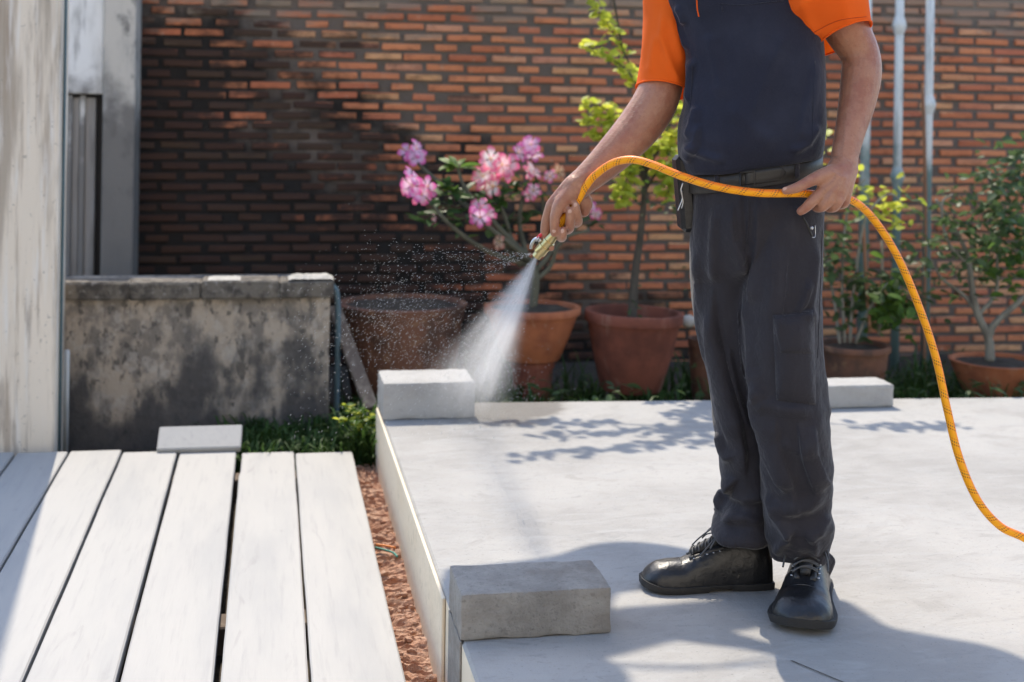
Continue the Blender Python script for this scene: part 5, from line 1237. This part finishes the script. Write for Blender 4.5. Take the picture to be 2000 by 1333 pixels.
mb = MB(); mb.tube(spline([k0 + sd_ * .022, k0 + sd_ * .026 + dv * .008, k0 + sd_ * .024 + dv * .020, k0 + sd_ * .020 + dv * .028], 5), [.004] * 16, 8); mb.build('lever', M['steel'], noz)
mb = MB(); mb.tube(spline([k0 + sd_ * .022, k0 + sd_ * .021 - dv * .010, k0 + sd_ * .0165 - dv * .016], 5), [.0042] * 11, 8); mb.build('lever_cover', M['red_plastic'], noz)

# ------------------------------------------------------------------ water
def water_drop_mat():
    m, n, b, out = mk('water_drops')
    b.inputs['Base Color'].default_value = (.62, .63, .64, 1); b.inputs['Roughness'].default_value = .15; b.inputs['Specular IOR Level'].default_value = .8
    t = n.nodes.new('ShaderNodeBsdfTranslucent'); t.inputs[0].default_value = (.66, .67, .68, 1); mx = n.nodes.new('ShaderNodeMixShader'); mx.inputs[0].default_value = .6
    n.links.new(b.outputs[0], mx.inputs[1]); n.links.new(t.outputs[0], mx.inputs[2]); n.links.new(mx.outputs[0], out.inputs[0]); return m
M['drops'] = water_drop_mat()
def mist_mat(name, dens, an):
    m = bpy.data.materials.new(name); m.use_nodes = True; n = m.node_tree; n.nodes.clear(); out = n.nodes.new('ShaderNodeOutputMaterial')
    v = n.nodes.new('ShaderNodeVolumePrincipled'); v.inputs['Color'].default_value = (.97, .98, 1, 1); v.inputs['Density'].default_value = dens; v.inputs['Anisotropy'].default_value = an
    n.links.new(v.outputs[0], out.inputs['Volume']); return m
def octa(mb, c, d, l, r):
    d = d.normalized(); a = d.orthogonal().normalized(); b = d.cross(a); V = [c + d * l, c - d * l] + [c + a * r, c + b * r, c - a * r, c - b * r]
    mb.add(V, [(0, 2, 3), (0, 3, 4), (0, 4, 5), (0, 5, 2), (1, 3, 2), (1, 4, 3), (1, 5, 4), (1, 2, 5)])
J0 = n1; J1 = atd(908, 772, 4.62)
def jet_axis(t, a=J0, b=J1): return a.lerp(b, t) + Uv * (.012 * math.sin(math.pi * t))
def jet_volume(name, a, b, r0, r1, d0, d1, freq, an=.3):
    """a spreading jet: density falls off from its axis and breaks into streaks that fan out from the nozzle"""
    L = (b - a).length; me_ = MB(); me_.tube([(0, 0, L * t) for t in np.linspace(0, 1, 13)], [r0 + (r1 - r0) * t for t in np.linspace(0, 1, 13)], 28)
    m = bpy.data.materials.new(name); m.use_nodes = True; n = m.node_tree; n.nodes.clear(); out = n.nodes.new('ShaderNodeOutputMaterial')
    tc = n.nodes.new('ShaderNodeTexCoord'); sp = n.nodes.new('ShaderNodeSeparateXYZ'); n.links.new(tc.outputs['Object'], sp.inputs[0])
    t = smath(n, 'DIVIDE', sp.outputs[2], L); R_ = smath(n, 'ADD', smath(n, 'MULTIPLY', t, r1 - r0), r0)
    u, v = smath(n, 'DIVIDE', sp.outputs[0], R_), smath(n, 'DIVIDE', sp.outputs[1], R_)
    rr = smath(n, 'SQRT', smath(n, 'ADD', smath(n, 'MULTIPLY', u, u), smath(n, 'MULTIPLY', v, v)))
    fall = smooth(n, rr, 1.0, .15)
    cv = n.nodes.new('ShaderNodeCombineXYZ'); n.links.new(smath(n, 'MULTIPLY', u, freq), cv.inputs[0]); n.links.new(smath(n, 'MULTIPLY', v, freq), cv.inputs[1]); n.links.new(smath(n, 'MULTIPLY', t, 3.0), cv.inputs[2])
    st = n.nodes.new('ShaderNodeTexNoise'); st.inputs['Scale'].default_value = 1; st.inputs['Detail'].default_value = 4; n.links.new(cv.outputs[0], st.inputs['Vector'])
    stv = smath(n, 'ADD', smath(n, 'MULTIPLY', smooth(n, st.outputs[0], .36, .68), .8), .6)
    dn = smath(n, 'ADD', d1, smath(n, 'MULTIPLY', d0 - d1, smath(n, 'POWER', smath(n, 'SUBTRACT', 1.0, t, True), 3.0)))
    vv = n.nodes.new('ShaderNodeVolumePrincipled'); vv.inputs['Color'].default_value = (.93, .93, .93, 1); vv.inputs['Anisotropy'].default_value = an
    n.links.new(smath(n, 'MULTIPLY', smath(n, 'MULTIPLY', fall, stv), dn), vv.inputs['Density']); n.links.new(vv.outputs[0], out.inputs['Volume'])
    m.cycles.volume_step_rate = .12
    me = mesh_of(name, me_.v, me_.f); me.materials.append(m); o = bpy.data.objects.new(name, me); COL.objects.link(o)
    o.matrix_world = Matrix.Translation(a) @ (b - a).to_track_quat('Z', 'Y').to_matrix().to_4x4(); return tag(o, kind='stuff')
jet_volume('water_jet', J0, J1, .006, .19, 8, .8, 5.0)
jet_volume('water_jet_core', J0, atd(938, 768, 4.62), .0055, .08, 9, 1.1, 4.0)
mb = MB(); mb2 = MB()
ax = (J1 - J0)
sideA = Rv; sideB = ax.normalized().cross(Rv).normalized()
for k in range(5000):
    t = random.random() ** .8; r = (.005 + .118 * t) * min(1.6, abs(random.gauss(0, .55))); a = random.uniform(0, 6.28)
    p = jet_axis(t) + sideA * r * math.cos(a) + sideB * r * math.sin(a)
    octa(mb, p, ax + (p - jet_axis(t)) * 3, random.uniform(.001, .004), random.uniform(.0003, .0006))
tag(mb.build('jet_drops', M['drops'], smooth=False), kind='stuff')
mb = MB()
for k in range(800):                                                    # leak at the coupling, thrown to the left
    t = random.random() ** 1.1; px = 1040 - 330 * t + random.gauss(0, 12 * t + 4); py = 496 + 130 * t * random.uniform(-.25, 1.25) + random.gauss(0, 10 * t); d = 2.885 + random.uniform(-.2, .6) * t
    octa(mb, atd(px, py, d), -Rv + Uv * random.uniform(-.5, .25) , random.uniform(.0007, .0028) , random.uniform(.0003, .0006))
for k in range(1700):                                                    # spray drifting in front of the pots
    px = random.gauss(795, 95); py = random.gauss(640, 60); d = random.uniform(3.0, 4.4)
    octa(mb, atd(px, py, d), -Rv * .7 - Uv * .55 + Vector((random.gauss(0, .12), 0, random.gauss(0, .12))), random.uniform(.001, .0036), random.uniform(.0003, .00055))
for k in range(420):
    px = random.uniform(560, 1000); py = random.uniform(560, 860); d = random.uniform(2.9, 4.3)
    octa(mb, atd(px, py, d), -Rv * .6 - Uv * .8, random.uniform(.0014, .0038), random.uniform(.0005, .0008))
for k in range(1500):                                                    # splash where the jet lands
    px = random.gauss(930, 50); py = random.gauss(745, 40); octa(mb, atd(px, py, random.uniform(4.3, 4.7)), Uv + Vector((random.gauss(0, .5),) * 3), random.uniform(.001, .004), random.uniform(.0005, .001))
tag(mb.build('spray_drops', M['drops'], smooth=False), kind='stuff')
for k in range(450):
    t = .04 + .9 * random.random(); r_ = (.004 + .10 * t) * min(1.5, abs(random.gauss(0, .6))); a = random.uniform(0, 6.28); o_ = sideA * math.cos(a) + sideB * math.sin(a); p = jet_axis(t) + o_ * r_
    octa(mb2, p, ax.normalized() + o_ * (r_ / max(.05, t * ax.length)) + Vector((random.gauss(0, .02),) * 3), random.uniform(.006, .02), random.uniform(.0003, .0006))
tag(mb2.build('jet_threads', M['drops'], smooth=False), kind='stuff')

# ------------------------------------------------------------------ unseen limb added above the frame, leaves shaped to cast the terrace shade
limb = empty('shade_branch', (.9, -1.6, GZ)); tag(limb, 'unseen branch added overhead, its broad leaves cut to shade the terrace', 'branch')
mb = MB(); mb.tube(spline([(.9, -1.6, GZ), (.8, -1.5, 1.6), (.5, -.9, 2.8), (.3, 1.2, 3.2), (.3, 3.2, 3.0), (.35, 4.5, 2.75)], 8), [.07 - .0014 * i for i in range(41)], 10); mb.build('limb', M['bark'], limb)
SH = math.tan(SUN_EL)
def shade_leaf(ground_pts, h, wav=.02):
    """a broad leaf hung so that the sun throws it onto these ground points (photo places)"""
    P = [atz(*q, 0) for q in ground_pts]; c = sum(P, Vector()) / len(P); up = []
    for p in P:
        z = h + wav * noise.noise(p * 5) * 4; up.append(Vector((p.x, p.y, 0)) - Vector((ldir.x, ldir.y, ldir.z)) * (z / -ldir.z))
    cc = sum(up, Vector()) / len(up); mb = MB(); n = len(up)
    mb.add([cc + Uv * .01] + up, [(0, 1 + i, 1 + (i + 1) % n) for i in range(n)])
    V2 = [v - Uv * .004 for v in [cc + Uv * .01] + up]; mb.add(V2, [(0, 1 + (i + 1) % n, 1 + i) for i in range(n)])
    mb.tube(spline([(.35, 4.5, 2.75), (Vector((.35, 4.5, 2.75)) + cc) / 2 + Uv * .08, cc], 5), .004, 6)
    mb.build('shade_cast_leaf', M['leaf_dark'], limb)
def sp2(pts): return [tuple(q) for q in spline(pts + [pts[0]], 4)[:-1]]
shade_leaf(sp2([(870, 1112), (985, 1100), (1075, 1088), (1150, 1066), (1215, 1059), (1290, 1064), (1380, 1082), (1450, 1110), (1400, 1136), (1265, 1128), (1235, 1145), (1200, 1170), (1196, 1230), (1190, 1290), (1185, 1345), (1060, 1350), (900, 1345), (840, 1290), (845, 1180)]), 2.5)
shade_leaf(sp2([(890, 1265), (1060, 1232), (1190, 1192), (1290, 1182), (1400, 1172), (1470, 1160), (1530, 1180), (1500, 1222), (1410, 1238), (1300, 1258), (1180, 1288), (1060, 1300), (900, 1290)]), 2.7)
shade_leaf(sp2([(1420, 1232), (1480, 1250), (1530, 1262), (1600, 1282), (1700, 1296), (1800, 1335), (1740, 1330), (1600, 1296), (1500, 1278), (1400, 1258), (1330, 1252)]), 2.6)
shade_leaf(sp2([(1560, 1200), (1640, 1172), (1700, 1202), (1740, 1226), (1830, 1244), (1930, 1262), (2010, 1292), (2100, 1350), (1960, 1400), (1820, 1350), (1740, 1320), (1690, 1290), (1655, 1255), (1600, 1262), (1540, 1250)]), 2.55)
shade_leaf(sp2([(900, 1285), (1060, 1296), (1175, 1290), (1222, 1312), (1228, 1345), (1150, 1400), (1010, 1380), (985, 1330), (940, 1325), (915, 1335), (890, 1330)]), 2.65)
